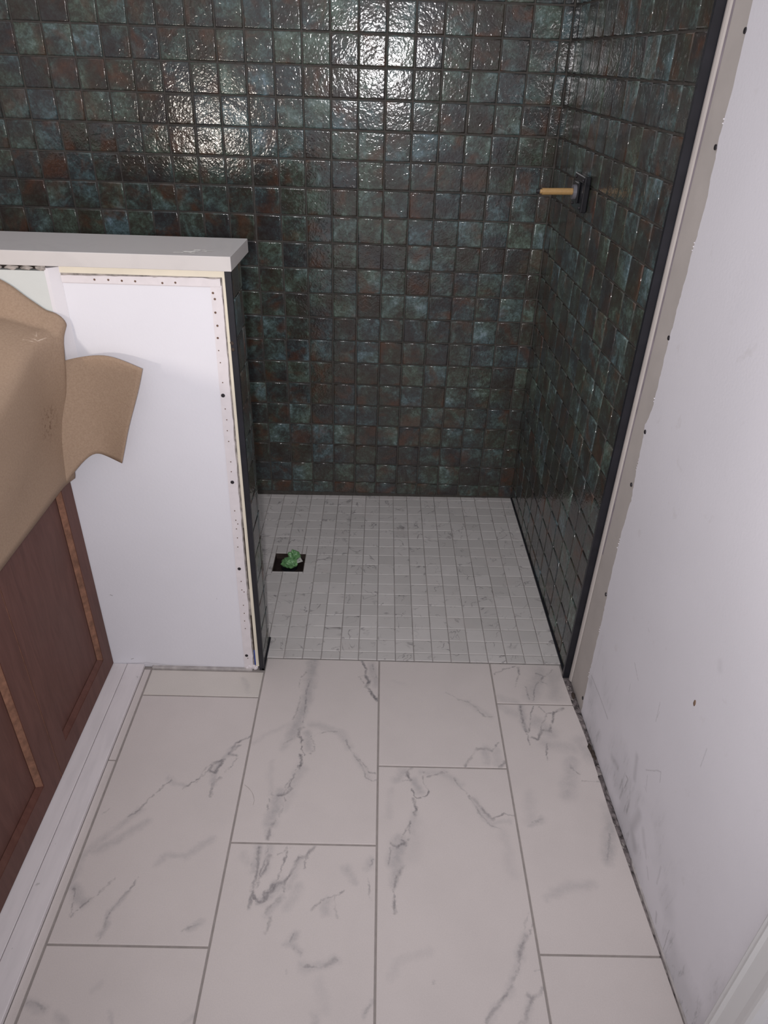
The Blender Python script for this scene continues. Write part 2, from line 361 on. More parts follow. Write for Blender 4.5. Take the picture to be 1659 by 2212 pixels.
T = {'c0s': [(0.012, 0.25, [(-0.3561, -0.0713, 0.0), (-0.3331, -0.1214, 0.0)])], 'c1': [(0.006, 0.8, [(-0.3047, -0.2602, 0.0), (-0.3219, -0.2727, 0.0), (-0.3351, -0.285, 0.0), (-0.3484, -0.3156, 0.0)]), (0.006, 0.6, [(-0.3248, -0.2894, 0.0), (-0.3484, -0.3156, 0.0), (-0.3282, -0.3196, 0.0)]), (0.006, 0.8, [(-0.3566, -0.3317, 0.0), (-0.3778, -0.3412, 0.0), (-0.3817, -0.3633, 0.0), (-0.3679, -0.3682, 0.0), (-0.359, -0.3385, 0.0)]), (0.0036, 0.6, [(-0.3259, -0.3263, 0.0), (-0.3366, -0.349, 0.0), (-0.3466, -0.3646, 0.0)]), (0.006, 0.7, [(-0.3553, -0.38, 0.0), (-0.3692, -0.3973, 0.0), (-0.3668, -0.4262, 0.0)]), (0.0036, 0.5, [(-0.3784, -0.3434, 0.0), (-0.3958, -0.3572, 0.0), (-0.4059, -0.394, 0.0)]), (0.0036, 0.6, [(-0.4618, -0.3884, 0.0), (-0.4799, -0.4131, 0.0), (-0.4969, -0.4392, 0.0), (-0.5116, -0.4646, 0.0), (-0.5302, -0.4813, 0.0)]), (0.0036, 0.4, [(-0.5772, -0.4641, 0.0), (-0.5876, -0.4766, 0.0)]), (0.0036, 0.7, [(-0.4301, -0.4097, 0.0), (-0.415, -0.3939, 0.0), (-0.3963, -0.3755, 0.0), (-0.382, -0.3523, 0.0)]), (0.0036, 0.7, [(-0.5876, -0.6407, 0.0), (-0.583, -0.6506, 0.0), (-0.5739, -0.6924, 0.0)]), (0.0036, 0.7, [(-0.5739, -0.6924, 0.0), (-0.5643, -0.6795, 0.0), (-0.5497, -0.6664, 0.0)]), (0.0036, 0.6, [(-0.5509, -0.6631, 0.0), (-0.535, -0.643, 0.0), (-0.5151, -0.6182, 0.0)]), (0.0036, 0.6, [(-0.4679, -0.6144, 0.0), (-0.4806, -0.6386, 0.0), (-0.494, -0.6587, 0.0), (-0.5049, -0.6848, 0.0)]), (0.0036, 0.5, [(-0.506, -0.6911, 0.0), (-0.5052, -0.722, 0.0), (-0.5098, -0.7341, 0.0)]), (0.0036, 0.4, [(-0.3597, -0.7163, 0.0), (-0.3331, -0.7019, 0.0)])], 'c1s': [(0.016, 0.35, [(-0.4856, -0.4923, 0.0), (-0.5281, -0.5284, 0.0), (-0.5723, -0.5631, 0.0)]), (0.014, 0.32, [(-0.3446, -0.5319, 0.0), (-0.3891, -0.5665, 0.0), (-0.4326, -0.5711, 0.0), (-0.4418, -0.5875, 0.0)]), (0.018, 0.45, [(-0.5882, -0.6407, 0.0), (-0.5625, -0.6666, 0.0)]), (0.012, 0.4, [(-0.5637, -0.6634, 0.0), (-0.5509, -0.6631, 0.0)]), (0.012, 0.4, [(-0.3383, -0.2939, 0.0), (-0.3684, -0.3426, 0.0), (-0.3689, -0.3972, 0.0)]), (0.01, 0.4, [(-0.4806, -0.6386, 0.0), (-0.5049, -0.6848, 0.0), (-0.5052, -0.722, 0.0)]), (0.012, 0.4, [(-0.3462, -0.7068, 0.0), (-0.3293, -0.6972, 0.0)]), (0.014, 0.3, [(-0.5116, -0.4646, 0.0), (-0.5584, -0.5214, 0.0), (-0.5943, -0.5782, 0.0), (-0.598, -0.6409, 0.0)]), (0.012, 0.3, [(-0.4661, -0.3863, 0.0), (-0.4307, -0.4075, 0.0)])], 'c1b': [(0.0036, 0.4, [(-0.5928, -0.8366, 0.0), (-0.5774, -0.8396, 0.0), (-0.5606, -0.8461, 0.0)])], 'c1bs': [(0.016, 0.4, [(-0.5928, -0.8366, 0.0), (-0.5606, -0.8461, 0.0)]), (0.014, 0.4, [(-0.5337, -0.8547, 0.0), (-0.5122, -0.8682, 0.0)]), (0.008, 0.3, [(-0.4464, -0.8491, 0.0), (-0.4383, -0.867, 0.0)]), (0.01, 0.4, [(-0.3082, -0.8554, 0.0), (-0.3199, -0.8652, 0.0)]), (0.01, 0.2, [(-0.4821, -0.8065, 0.0), (-0.4903, -0.8177, 0.0)])], 'c2': [(0.0036, 0.7, [(-0.1932, -0.0485, 0.0), (-0.2061, -0.0694, 0.0), (-0.207, -0.1008, 0.0)]), (0.0036, 0.6, [(-0.1812, -0.0772, 0.0), (-0.1851, -0.1333, 0.0), (-0.1842, -0.2173, 0.0)]), (0.0036, 0.5, [(-0.1995, -0.1338, 0.0), (-0.2046, -0.182, 0.0), (-0.2118, -0.2079, 0.0)]), (0.006, 0.8, [(-0.1806, -0.2297, 0.0), (-0.1937, -0.24, 0.0), (-0.1924, -0.2595, 0.0), (-0.1816, -0.2712, 0.0)]), (0.0036, 0.9, [(-0.1866, -0.2593, 0.0), (-0.1781, -0.2948, 0.0), (-0.1707, -0.3154, 0.0), (-0.1506, -0.3042, 0.0)]), (0.0036, 0.6, [(-0.1506, -0.3042, 0.0), (-0.1515, -0.2752, 0.0), (-0.1607, -0.2586, 0.0)]), (0.006, 0.9, [(-0.1809, -0.3156, 0.0), (-0.1772, -0.3337, 0.0), (-0.1798, -0.3515, 0.0)]), (0.0036, 0.7, [(-0.1835, -0.345, 0.0), (-0.1943, -0.3801, 0.0), (-0.1956, -0.4013, 0.0), (-0.2053, -0.4099, 0.0)]), (0.006, 0.8, [(-0.1915, -0.4054, 0.0), (-0.2041, -0.4202, 0.0), (-0.2283, -0.4261, 0.0), (-0.2333, -0.4209, 0.0)]), (0.0036, 0.6, [(-0.193, -0.3758, 0.0), (-0.205, -0.3974, 0.0), (-0.2079, -0.4182, 0.0), (-0.2019, -0.4384, 0.0)]), (0.0036, 0.6, [(-0.2375, -0.4312, 0.0), (-0.2371, -0.4591, 0.0)]), (0.006, 0.6, [(-0.2169, -0.4858, 0.0), (-0.2263, -0.5049, 0.0), (-0.2289, -0.5271, 0.0)]), (0.0036, 0.4, [(-0.2019, -0.4384, 0.0), (-0.2115, -0.4741, 0.0)]), (0.0036, 0.5, [(-0.1589, -0.2658, 0.0), (-0.1427, -0.2508, 0.0), (-0.12, -0.2413, 0.0), (-0.1002, -0.2447, 0.0)]), (0.0036, 0.6, [(-0.0795, -0.2684, 0.0), (-0.0669, -0.2917, 0.0), (-0.0468, -0.3189, 0.0), (-0.0196, -0.3562, 0.0), (-0.0041, -0.3579, 0.0)]), (0.0036, 0.5, [(-0.0588, -0.3008, 0.0), (-0.0268, -0.3672, 0.0), (-0.0118, -0.3798, 0.0), (-0.0002, -0.3761, 0.0)]), (0.006, 1.0, [(-0.0468, -0.0015, 0.0), (-0.0351, -0.0314, 0.0), (-0.0368, -0.0493, 0.0)]), (0.0075, 1.0, [(-0.0368, -0.0493, 0.0), (-0.0276, -0.0752, 0.0), (-0.0335, -0.0953, 0.0)]), (0.006, 1.0, [(-0.0335, -0.0953, 0.0), (-0.0162, -0.1227, 0.0), (-0.0028, -0.1387, 0.0)]), (0.0036, 0.8, [(-0.0368, -0.0493, 0.0), (-0.0514, -0.0603, 0.0), (-0.0402, -0.0813, 0.0)]), (0.0036, 0.6, [(-0.0181, -0.0128, 0.0), (-0.0088, -0.0601, 0.0)]), (0.0036, 0.5, [(-0.2071, -0.2671, 0.0), (-0.224, -0.2866, 0.0)])], 'c2s': [(0.024, 0.5, [(-0.1779, -0.0028, 0.0), (-0.1799, -0.0772, 0.0), (-0.1795, -0.1494, 0.0)]), (0.022, 0.5, [(-0.1836, -0.1496, 0.0), (-0.195, -0.1972, 0.0), (-0.2082, -0.2575, 0.0)]), (0.018, 0.3, [(-0.212, -0.2576, 0.0), (-0.2267, -0.2961, 0.0)]), (0.017, 0.42, [(-0.1743, -0.2468, 0.0), (-0.1621, -0.2943, 0.0)]), (0.018, 0.3, [(-0.1648, -0.2217, 0.0), (-0.1247, -0.2306, 0.0), (-0.0923, -0.2469, 0.0), (-0.0671, -0.287, 0.0)]), (0.012, 0.18, [(-0.212, -0.2231, 0.0), (-0.2597, -0.2492, 0.0), (-0.294, -0.2791, 0.0)]), (0.02, 0.3, [(-0.1756, -0.3492, 0.0), (-0.192, -0.4012, 0.0)]), (0.024, 0.5, [(-0.215, -0.4184, 0.0), (-0.2234, -0.4627, 0.0), (-0.2266, -0.4898, 0.0)]), (0.016, 0.35, [(-0.2294, -0.4823, 0.0), (-0.2276, -0.5198, 0.0)]), (0.02, 0.4, [(-0.0203, -0.0129, 0.0), (-0.0106, -0.0833, 0.0)]), (0.018, 0.2, [(-0.1852, -0.3969, 0.0), (-0.1995, -0.4583, 0.0)]), (0.012, 0.16, [(-0.2444, -0.3332, 0.0), (-0.2364, -0.4189, 0.0)]), (0.014, 0.2, [(-0.0547, -0.3099, 0.0), (-0.0156, -0.3713, 0.0)])], 'c2b': [(0.006, 0.7, [(-0.2409, -0.5436, 0.0), (-0.2402, -0.5701, 0.0), (-0.2398, -0.6041, 0.0), (-0.2405, -0.6303, 0.0)]), (0.006, 0.7, [(-0.2405, -0.6368, 0.0), (-0.2402, -0.6713, 0.0)]), (0.0036, 0.6, [(-0.2243, -0.5433, 0.0), (-0.2227, -0.5662, 0.0), (-0.2326, -0.5989, 0.0), (-0.2342, -0.6302, 0.0)]), (0.006, 0.6, [(-0.2166, -0.5626, 0.0), (-0.2221, -0.5936, 0.0), (-0.2311, -0.6089, 0.0)]), (0.0036, 0.7, [(-0.1842, -0.5442, 0.0), (-0.1833, -0.5654, 0.0), (-0.195, -0.6031, 0.0), (-0.2022, -0.6328, 0.0)]), (0.006, 0.6, [(-0.1294, -0.5412, 0.0), (-0.1441, -0.5628, 0.0), (-0.1571, -0.5648, 0.0)]), (0.006, 0.7, [(-0.1571, -0.5648, 0.0), (-0.17, -0.5959, 0.0), (-0.1799, -0.6161, 0.0)]), (0.0036, 0.6, [(-0.1441, -0.5628, 0.0), (-0.1452, -0.5852, 0.0)]), (0.006, 0.7, [(-0.1805, -0.6161, 0.0), (-0.1798, -0.6355, 0.0)]), (0.0036, 0.5, [(-0.1759, -0.544, 0.0), (-0.2002, -0.5622, 0.0)]), (0.007, 0.8, [(-0.1847, -0.6211, 0.0), (-0.2006, -0.6214, 0.0), (-0.2034, -0.636, 0.0), (-0.2182, -0.6427, 0.0)]), (0.006, 0.8, [(-0.2186, -0.6395, 0.0), (-0.2157, -0.6553, 0.0), (-0.2263, -0.6617, 0.0), (-0.238, -0.6463, 0.0)]), (0.006, 0.7, [(-0.1996, -0.6165, 0.0), (-0.2112, -0.6362, 0.0), (-0.2137, -0.6521, 0.0)]), (0.006, 0.5, [(-0.187, -0.6524, 0.0), (-0.2059, -0.671, 0.0), (-0.2087, -0.6815, 0.0)]), (0.006, 0.6, [(-0.2012, -0.6897, 0.0), (-0.2031, -0.7062, 0.0), (-0.2058, -0.7163, 0.0)]), (0.0036, 0.55, [(-0.065, -0.6346, 0.0), (-0.0776, -0.6426, 0.0), (-0.0927, -0.6433, 0.0), (-0.1057, -0.6501, 0.0), (-0.1109, -0.6606, 0.0), (-0.1209, -0.6683, 0.0)]), (0.0036, 0.35, [(-0.0818, -0.6448, 0.0), (-0.0792, -0.6685, 0.0), (-0.0747, -0.6832, 0.0)]), (0.0036, 0.5, [(-0.0082, -0.5678, 0.0), (-0.0136, -0.5821, 0.0)]), (0.0036, 0.45, [(-0.0169, -0.5962, 0.0), (-0.0144, -0.6303, 0.0), (-0.0118, -0.6522, 0.0)]), (0.0036, 0.4, [(-0.1521, -0.7153, 0.0), (-0.1569, -0.7273, 0.0)]), (0.0036, 0.5, [(-0.1495, -0.7389, 0.0), (-0.1352, -0.7487, 0.0)]), (0.006, 0.45, [(-0.0725, -0.7606, 0.0), (-0.0842, -0.7664, 0.0), (-0.0959, -0.7719, 0.0)]), (0.0036, 0.5, [(-0.0959, -0.7719, 0.0), (-0.1141, -0.7688, 0.0), (-0.1261, -0.7694, 0.0)]), (0.0036, 0.5, [(-0.0067, -0.8299, 0.0), (-0.0169, -0.8437, 0.0)]), (0.0036, 0.5, [(-0.254, -0.5837, 0.0), (-0.2524, -0.5872, 0.0)]), (0.0036, 0.3, [(-0.1587, -0.7816, 0.0), (-0.1592, -0.7853, 0.0)])], 'c2bs': [(0.016, 0.35, [(-0.2423, -0.5455, 0.0), (-0.2441, -0.5975, 0.0)]), (0.016, 0.35, [(-0.219, -0.5449, 0.0), (-0.2248, -0.5971, 0.0)]), (0.018, 0.4, [(-0.1865, -0.6195, 0.0), (-0.2194, -0.6554, 0.0)]), (0.016, 0.28, [(-0.1534, -0.5682, 0.0), (-0.1726, -0.629, 0.0)]), (0.018, 0.38, [(-0.092, -0.6538, 0.0), (-0.0969, -0.6752, 0.0)]), (0.014, 0.35, [(-0.0584, -0.5878, 0.0), (-0.0417, -0.6151, 0.0)]), (0.014, 0.3, [(-0.0116, -0.5702, 0.0), (-0.0157, -0.5892, 0.0)]), (0.016, 0.4, [(-0.1518, -0.7173, 0.0), (-0.1583, -0.7332, -0.0)]), (0.012, 0.35, [(-0.1497, -0.737, 0.0), (-0.1362, -0.7484, 0.0)]), (0.014, 0.28, [(-0.0725, -0.7606, 0.0), (-0.0979, -0.7714, 0.0), (-0.1338, -0.772, 0.0)]), (0.018, 0.28, [(-0.1548, -0.6309, 0.0), (-0.1708, -0.6618, 0.0)]), (0.014, 0.35, [(-0.1871, -0.6513, 0.0), (-0.2072, -0.6773, 0.0)]), (0.02, 0.16, [(-0.0999, -0.7961, 0.0), (-0.0853, -0.8346, 0.0)]), (0.01, 0.3, [(-0.0067, -0.8299, 0.0), (-0.0178, -0.8454, 0.0)]), (0.012, 0.3, [(-0.1014, -0.8484, 0.0), (-0.1021, -0.8617, 0.0)]), (0.014, 0.22, [(-0.2724, -0.5638, 0.0), (-0.2597, -0.5808, 0.0)]), (0.012, 0.25, [(-0.0669, -0.587, 0.0), (-0.043, -0.6166, 0.0)])], 'c3': [(0.0036, 0.45, [(0.1734, -0.108, 0.0), (0.1979, -0.1273, 0.0), (0.2268, -0.1388, 0.0), (0.2461, -0.1582, 0.0), (0.2646, -0.1816, 0.0), (0.2818, -0.1854, 0.0)]), (0.0036, 0.6, [(0.2912, -0.265, 0.0), (0.2729, -0.2828, 0.0)]), (0.006, 0.6, [(0.2691, -0.2877, 0.0), (0.257, -0.2822, 0.0), (0.2361, -0.2838, 0.0), (0.2185, -0.3083, 0.0), (0.2005, -0.3323, 0.0)]), (0.006, 0.6, [(0.2956, -0.3204, 0.0), (0.285, -0.3347, 0.0)])], 'c3s': [(0.018, 0.34, [(0.2569, -0.2832, 0.0), (0.2518, -0.3263, 0.0)]), (0.02, 0.25, [(0.2796, -0.2923, 0.0), (0.2786, -0.3302, 0.0)]), (0.014, 0.2, [(0.2184, -0.1379, 0.0), (0.2809, -0.1854, 0.0)]), (0.012, 0.15, [(0.0396, -0.0741, 0.0), (0.0657, -0.0822, 0.0)])], 'c3b': [(0.006, 0.8, [(0.079, -0.341, 0.0), (0.0664, -0.3519, 0.0), (0.0676, -0.3654, 0.0), (0.0757, -0.3763, 0.0)]), (0.0036, 0.9, [(0.0787, -0.4025, 0.0), (0.083, -0.4195, 0.0), (0.0883, -0.4257, 0.0), (0.1081, -0.4147, 0.0), (0.1124, -0.4017, 0.0)]), (0.0036, 0.5, [(0.1124, -0.4017, 0.0), (0.1034, -0.3756, 0.0), (0.1026, -0.3509, 0.0)]), (0.0036, 0.5, [(0.0559, -0.3791, 0.0), (0.0712, -0.3764, 0.0)]), (0.006, 0.9, [(0.0791, -0.426, 0.0), (0.0846, -0.4487, 0.0), (0.0797, -0.4631, 0.0)]), (0.0036, 0.7, [(0.0713, -0.4813, 0.0), (0.059, -0.5012, 0.0), (0.0533, -0.5205, 0.0), (0.0602, -0.5298, 0.0)]), (0.006, 0.8, [(0.0602, -0.5298, 0.0), (0.0391, -0.5396, 0.0), (0.0287, -0.5316, 0.0)]), (0.0036, 0.6, [(0.0689, -0.4893, 0.0), (0.0675, -0.5164, 0.0), (0.0618, -0.5354, 0.0)]), (0.0036, 0.6, [(0.0259, -0.5436, 0.0), (0.0245, -0.5763, 0.0)]), (0.006, 0.6, [(0.0523, -0.5792, 0.0), (0.0418, -0.6039, 0.0), (0.0356, -0.6278, 0.0)]), (0.0036, 0.7, [(0.0342, -0.6279, 0.0), (0.0353, -0.6542, 0.0)]), (0.006, 0.7, [(0.0354, -0.651, 0.0), (0.0384, -0.675, 0.0)]), (0.0036, 0.5, [(0.1134, -0.3656, 0.0), (0.1409, -0.3531, 0.0), (0.1601, -0.354, 0.0)]), (0.0036, 0.55, [(0.1744, -0.3671, 0.0), (0.191, -0.3954, 0.0), (0.2077, -0.4165, 0.0)]), (0.006, 0.6, [(0.2077, -0.4165, 0.0), (0.2302, -0.4473, 0.0), (0.2488, -0.4692, 0.0)]), (0.0036, 0.7, [(0.2488, -0.4692, 0.0), (0.2731, -0.4557, 0.0), (0.2944, -0.4593, 0.0)]), (0.0036, 0.5, [(0.1943, -0.3997, 0.0), (0.219, -0.4496, 0.0), (0.2421, -0.4853, 0.0), (0.2614, -0.4888, 0.0)]), (0.0036, 0.45, [(0.2988, -0.6612, 0.0), (0.2912, -0.6746, 0.0), (0.2806, -0.6982, 0.0)]), (0.0036, 0.45, [(0.3001, -0.6849, 0.0), (0.2886, -0.7057, 0.0)]), (0.007, 0.7, [(0.2799, -0.7109, 0.0), (0.2714, -0.7309, 0.0), (0.2628, -0.7493, -0.0)]), (0.0036, 0.5, [(0.2628, -0.7493, -0.0), (0.2544, -0.7742, 0.0), (0.2394, -0.7995, 0.0)]), (0.006, 0.55, [(0.2394, -0.7995, 0.0), (0.2175, -0.8241, 0.0), (0.1977, -0.8469, 0.0), (0.1881, -0.8575, 0.0)]), (0.006, 0.5, [(0.2685, -0.8102, 0.0), (0.2743, -0.8189, 0.0), (0.289, -0.8121, -0.0), (0.2985, -0.8008, -0.0)]), (0.006, 0.5, [(0.2743, -0.8189, 0.0), (0.2616, -0.8342, 0.0), (0.2572, -0.8491, 0.0), (0.2488, -0.8566, 0.0)]), (0.0036, 0.35, [(0.2872, -0.7736, 0.0), (0.2977, -0.7711, 0.0)]), (0.0036, 0.5, [(0.1033, -0.7928, 0.0), (0.103, -0.7968, 0.0)])], 'c3bs': [(0.018, 0.45, [(0.0825, -0.3762, 0.0), (0.0946, -0.4064, 0.0)]), (0.018, 0.4, [(0.0603, -0.352, 0.0), (0.0408, -0.3772, 0.0)]), (0.016, 0.28, [(0.0987, -0.351, 0.0), (0.1601, -0.354, 0.0), (0.188, -0.3867, 0.0)]), (0.02, 0.28, [(0.0797, -0.4651, 0.0), (0.0749, -0.5047, 0.0)]), (0.027, 0.5, [(0.0462, -0.532, 0.0), (0.0388, -0.5724, 0.0)]), (0.018, 0.4, [(0.0422, -0.5723, 0.0), (0.0334, -0.6144, 0.0)]), (0.014, 0.25, [(0.211, -0.4206, 0.0), (0.248, -0.4812, 0.0), (0.2852, -0.4724, 0.0)]), (0.02, 0.16, [(0.2669, -0.5004, 0.0), (0.2746, -0.5922, 0.0)]), (0.016, 0.16, [(0.0293, -0.4037, 0.0), (0.0254, -0.4664, 0.0)]), (0.016, 0.3, [(0.2772, -0.7109, 0.0), (0.2652, -0.7456, 0.0)]), (0.012, 0.25, [(0.2606, -0.7505, 0.0), (0.2371, -0.8063, 0.0), (0.1921, -0.8543, 0.0)]), (0.014, 0.25, [(0.2726, -0.8145, 0.0), (0.2544, -0.8513, 0.0)]), (0.014, 0.18, [(0.098, -0.7389, 0.0), (0.0413, -0.7638, 0.0), (0.0286, -0.7872, 0.0)]), (0.03, 0.14, [(0.0862, -0.4849, 0.0), (0.0697, -0.5609, 0.0)])], 'c4': [(0.0036, 0.7, [(0.3704, -0.0058, 0.0), (0.3327, -0.0221, 0.0), (0.3085, -0.0414, 0.0)]), (0.0036, 0.6, [(0.3704, -0.0058, 0.0), (0.3761, -0.0331, 0.0), (0.3547, -0.0849, 0.0)]), (0.006, 0.7, [(0.3752, -0.0094, 0.0), (0.3751, -0.0392, 0.0)]), (0.0036, 0.6, [(0.4493, -0.0307, 0.0), (0.4253, -0.0589, 0.0), (0.4026, -0.0922, 0.0), (0.3948, -0.1326, 0.0)]), (0.0036, 0.6, [(0.3844, -0.081, 0.0), (0.3836, -0.1273, 0.0)]), (0.0036, 0.5, [(0.4167, -0.0317, 0.0), (0.4416, -0.0432, 0.0), (0.469, -0.0176, 0.0)]), (0.0036, 0.6, [(0.4248, -0.0619, 0.0), (0.4409, -0.0704, 0.0)])], 'c4s': [(0.034, 0.35, [(0.4314, -0.0251, 0.0), (0.3934, -0.1156, 0.0)]), (0.034, 0.32, [(0.4641, -0.0425, 0.0), (0.4544, -0.1137, 0.0)]), (0.02, 0.2, [(0.3065, -0.1183, 0.0), (0.3473, -0.134, 0.0)])], 'c4b': [(0.006, 0.8, [(0.3602, -0.1476, 0.0), (0.3579, -0.1885, 0.0), (0.3614, -0.2303, 0.0)]), (0.0036, 0.8, [(0.3614, -0.2303, 0.0), (0.3628, -0.2705, 0.0)]), (0.0036, 0.8, [(0.3927, -0.1494, 0.0), (0.378, -0.1932, 0.0), (0.3664, -0.2301, 0.0)]), (0.0036, 0.7, [(0.409, -0.1489, 0.0), (0.4215, -0.1732, 0.0), (0.4033, -0.2031, 0.0), (0.3968, -0.2344, 0.0)]), (0.006, 0.8, [(0.4658, -0.1527, 0.0), (0.4438, -0.1671, 0.0), (0.4316, -0.197, 0.0), (0.421, -0.2234, 0.0)]), (0.0036, 0.6, [(0.4215, -0.1732, 0.0), (0.4438, -0.1671, 0.0)]), (0.007, 0.8, [(0.4218, -0.226, 0.0), (0.4016, -0.224, 0.0), (0.3841, -0.2525, 0.0), (0.3699, -0.2478, 0.0)]), (0.0036, 0.8, [(0.4042, -0.2644, 0.0), (0.3989, -0.313, 0.0)]), (0.0036, 0.6, [(0.4484, -0.3211, 0.0), (0.4522, -0.3396, 0.0), (0.4663, -0.3493, 0.0)]), (0.0036, 0.45, [(0.5048, -0.3699, 0.0), (0.468, -0.3686, 0.0)]), (0.0036, 0.4, [(0.3354, -0.4752, 0.0), (0.3568, -0.4667, 0.0)]), (0.0036, 0.4, [(0.4955, -0.4991, 0.0), (0.4753, -0.5559, 0.0)])], 'c4bs': [(0.016, 0.4, [(0.3602, -0.1476, 0.0), (0.359, -0.22, 0.0)]), (0.03, 0.35, [(0.3917, -0.1981, 0.0), (0.4192, -0.2286, 0.0)]), (0.03, 0.28, [(0.4011, -0.2595, 0.0), (0.4619, -0.2776, 0.0)]), (0.03, 0.35, [(0.4534, -0.3163, 0.0), (0.426, -0.4069, 0.0)]), (0.02, 0.25, [(0.3106, -0.1518, 0.0), (0.3448, -0.1781, 0.0)]), (0.022, 0.45, [(0.5026, -0.4793, 0.0), (0.4733, -0.5595, 0.0)]), (0.026, 0.3, [(0.5052, -0.4345, 0.0), (0.5023, -0.4872, 0.0)]), (0.018, 0.3, [(0.4293, -0.6097, 0.0), (0.374, -0.6177, 0.0), (0.3367, -0.6385, 0.0)]), (0.014, 0.3, [(0.3311, -0.4793, 0.0), (0.355, -0.4667, 0.0)]), (0.025, 0.2, [(0.3394, -0.409, 0.0), (0.3295, -0.4673, 0.0)]), (0.03, 0.3, [(0.4866, -0.2571, 0.0), (0.5004, -0.3008, 0.0)])]}
floor_tile(xs[0], xs[1], -0.1395, -0.050, marble_tile('tile_plain_strip', [], T['c0s'], (0.595, 0.55, 0.51)))
floor_tile(xs[0], xs[1], -0.1395 - J, -0.1395, marble_tile('tile_veined_left', T['c1'], T['c1s']))
floor_tile(xs[0], xs[1], -0.1395 - 2 * J, -0.1395 - J, marble_tile('tile_plain_left', T['c1b'], T['c1bs']))
floor_tile(xs[1], xs[2], -0.536, 0.002, marble_tile('tile_forked_vein', T['c2'], T['c2s']))
floor_tile(xs[1], xs[2], -0.536 - J, -0.536, marble_tile('tile_tangled_vein', T['c2b'], T['c2bs']))
floor_tile(xs[2], xs[3], -0.3387, 0.002, marble_tile('tile_pale', T['c3'], T['c3s']))
floor_tile(xs[2], xs[3], -0.3387 - J, -0.3387, marble_tile('tile_arched_vein', T['c3b'], T['c3bs']))
right_edge_tile(-0.1412, 0.002, marble_tile('tile_threshold_right', T['c4'], T['c4s']))
right_edge_tile(-0.1412 - J, -0.1412, marble_tile('tile_smoky_right', T['c4b'], T['c4bs']))
plain = marble_tile('tile_near_plain', [], [])
right_edge_tile(-0.1412 - 2 * J, -0.1412 - J, plain)
for x0, x1, y in ((xs[0], xs[1], -0.1395 - 2 * J), (xs[1], xs[2], -0.536 - J), (xs[2], xs[3], -0.3387 - J)):
    while y > -2.15:
        floor_tile(x0, x1, max(y - J, -2.19), y, plain); y -= J
for y0, y1 in ((-0.3395, -0.050), (-0.3395 - J, -0.3395), (-0.3395 - 2 * J, -0.3395 - J), (-2.19, -0.3395 - 2 * J)):
    bm = pillow(0.016, y1 - y0 - 2 * G, 0.0, ((0, 0.010), (0, 0.0008), (0.0006, 0.0)))
    o = mesh_obj('tile_offcut', bm, plain, floor); o.location = (-0.6105, (y0 + y1) / 2, 0.0005)

# the gap along the right wall: rough thinset and dust
bm = bmesh.new(); n = 260; prev = None
for i in range(n + 1):
    y = -0.046 - i * (1.9 / n); xr = WX0 - (y + 0.04) * WXS
    row = []
    for k in range(5):
        xa = gap_edge(y) - 0.0015; x = xa + (xr + 0.0015 - xa) * k / 4
        z = -0.0008 + 0.0045 * noise.noise(Vector((x * 60, y * 45, 3.0))) + 0.003 * noise.noise(Vector((x * 190, y * 150, 1.0)))
        row.append(bm.verts.new((x, y, z if k not in (0, 4) else -0.0018)))
    if prev:
        for a in range(4): bm.faces.new((prev[a], prev[a + 1], row[a + 1], row[a]))
    prev = row
gapdirt = mesh_obj('grout_debris', bm, M['debris'], floor); gapdirt['kind'] = 'stuff'
for i, (y, dx, s) in enumerate(((-0.062, -0.008, 0.007), (-0.085, -0.007, 0.0055), (-0.107, -0.006, 0.008), (-0.13, -0.004, 0.005), (-0.262, -0.006, 0.0045), (-0.275, -0.008, 0.008), (-0.291, -0.006, 0.009), (-0.303, -0.004, 0.006), (-0.36, -0.010, 0.004), (-0.47, -0.009, 0.004))):
    bm = bmesh.new(); bmesh.ops.create_icosphere(bm, subdivisions=2, radius=1.0)
    for v in bm.verts:
        k = 1 + 0.5 * noise.noise(v.co * 1.7 + Vector((i * 3.1, 0, 0)))
        v.co = Vector((v.co.x * s * 0.6 * k, v.co.y * s * 1.5 * k, v.co.z * s * 0.45 * k))
    o = mesh_obj('mortar_crumb', bm, M['gap'] if i in (2, 5, 6, 7) else M['debris'], floor, True)
    o.location = (WX0 - (y + 0.04) * WXS + dx, y, 0.0)

# ---------------------------------------------------------------- shower floor
shower = structure(boxo('floor_shower', (-1.27, 0.512, 0.002, 0.905, -0.06, -0.035), M['mosaic_grout']))
def fall(x, y):        # the floor falls gently towards the drain
    return -0.011 * max(0, min(1, (0.42 - x) / 0.85)) * max(0, min(1, y / 0.45))
DX0, DX1, DY0, DY1 = -0.345, -0.246, 0.400, 0.497
bm = bmesh.new()      # grout bed with a square hole for the drain
gx = [-1.265 + i * 0.0506 for i in range(0, 36)]; gx = sorted(set([g for g in gx if not (DX0 - 0.02 < g < DX1 + 0.02) and g < 0.49] + [DX0, DX1, 0.508]))
gy = [0.003 + i * 0.0508 for i in range(0, 18)]; gy = sorted(set([g for g in gy if not (DY0 - 0.02 < g < DY1 + 0.02)] + [DY0, DY1, 0.900]))
vv = [[bm.verts.new((x, y, fall(x, y) - 0.0016)) for x in gx] for y in gy]
for j in range(len(gy) - 1):
    for i in range(len(gx) - 1):
        if abs(gx[i] - DX0) < 1e-6 and abs(gy[j] - DY0) < 1e-6: continue
        bm.faces.new((vv[j][i], vv[j][i + 1], vv[j + 1][i + 1], vv[j + 1][i]))
mesh_obj('grout_bed', bm, M['mosaic_grout'], shower)
MX, MY = 0.0506, 0.0508
ring = ((0, 0.007), (0, 0.0012), (0.0007, 0.0004), (0.0018, 0.0))
cache = {}
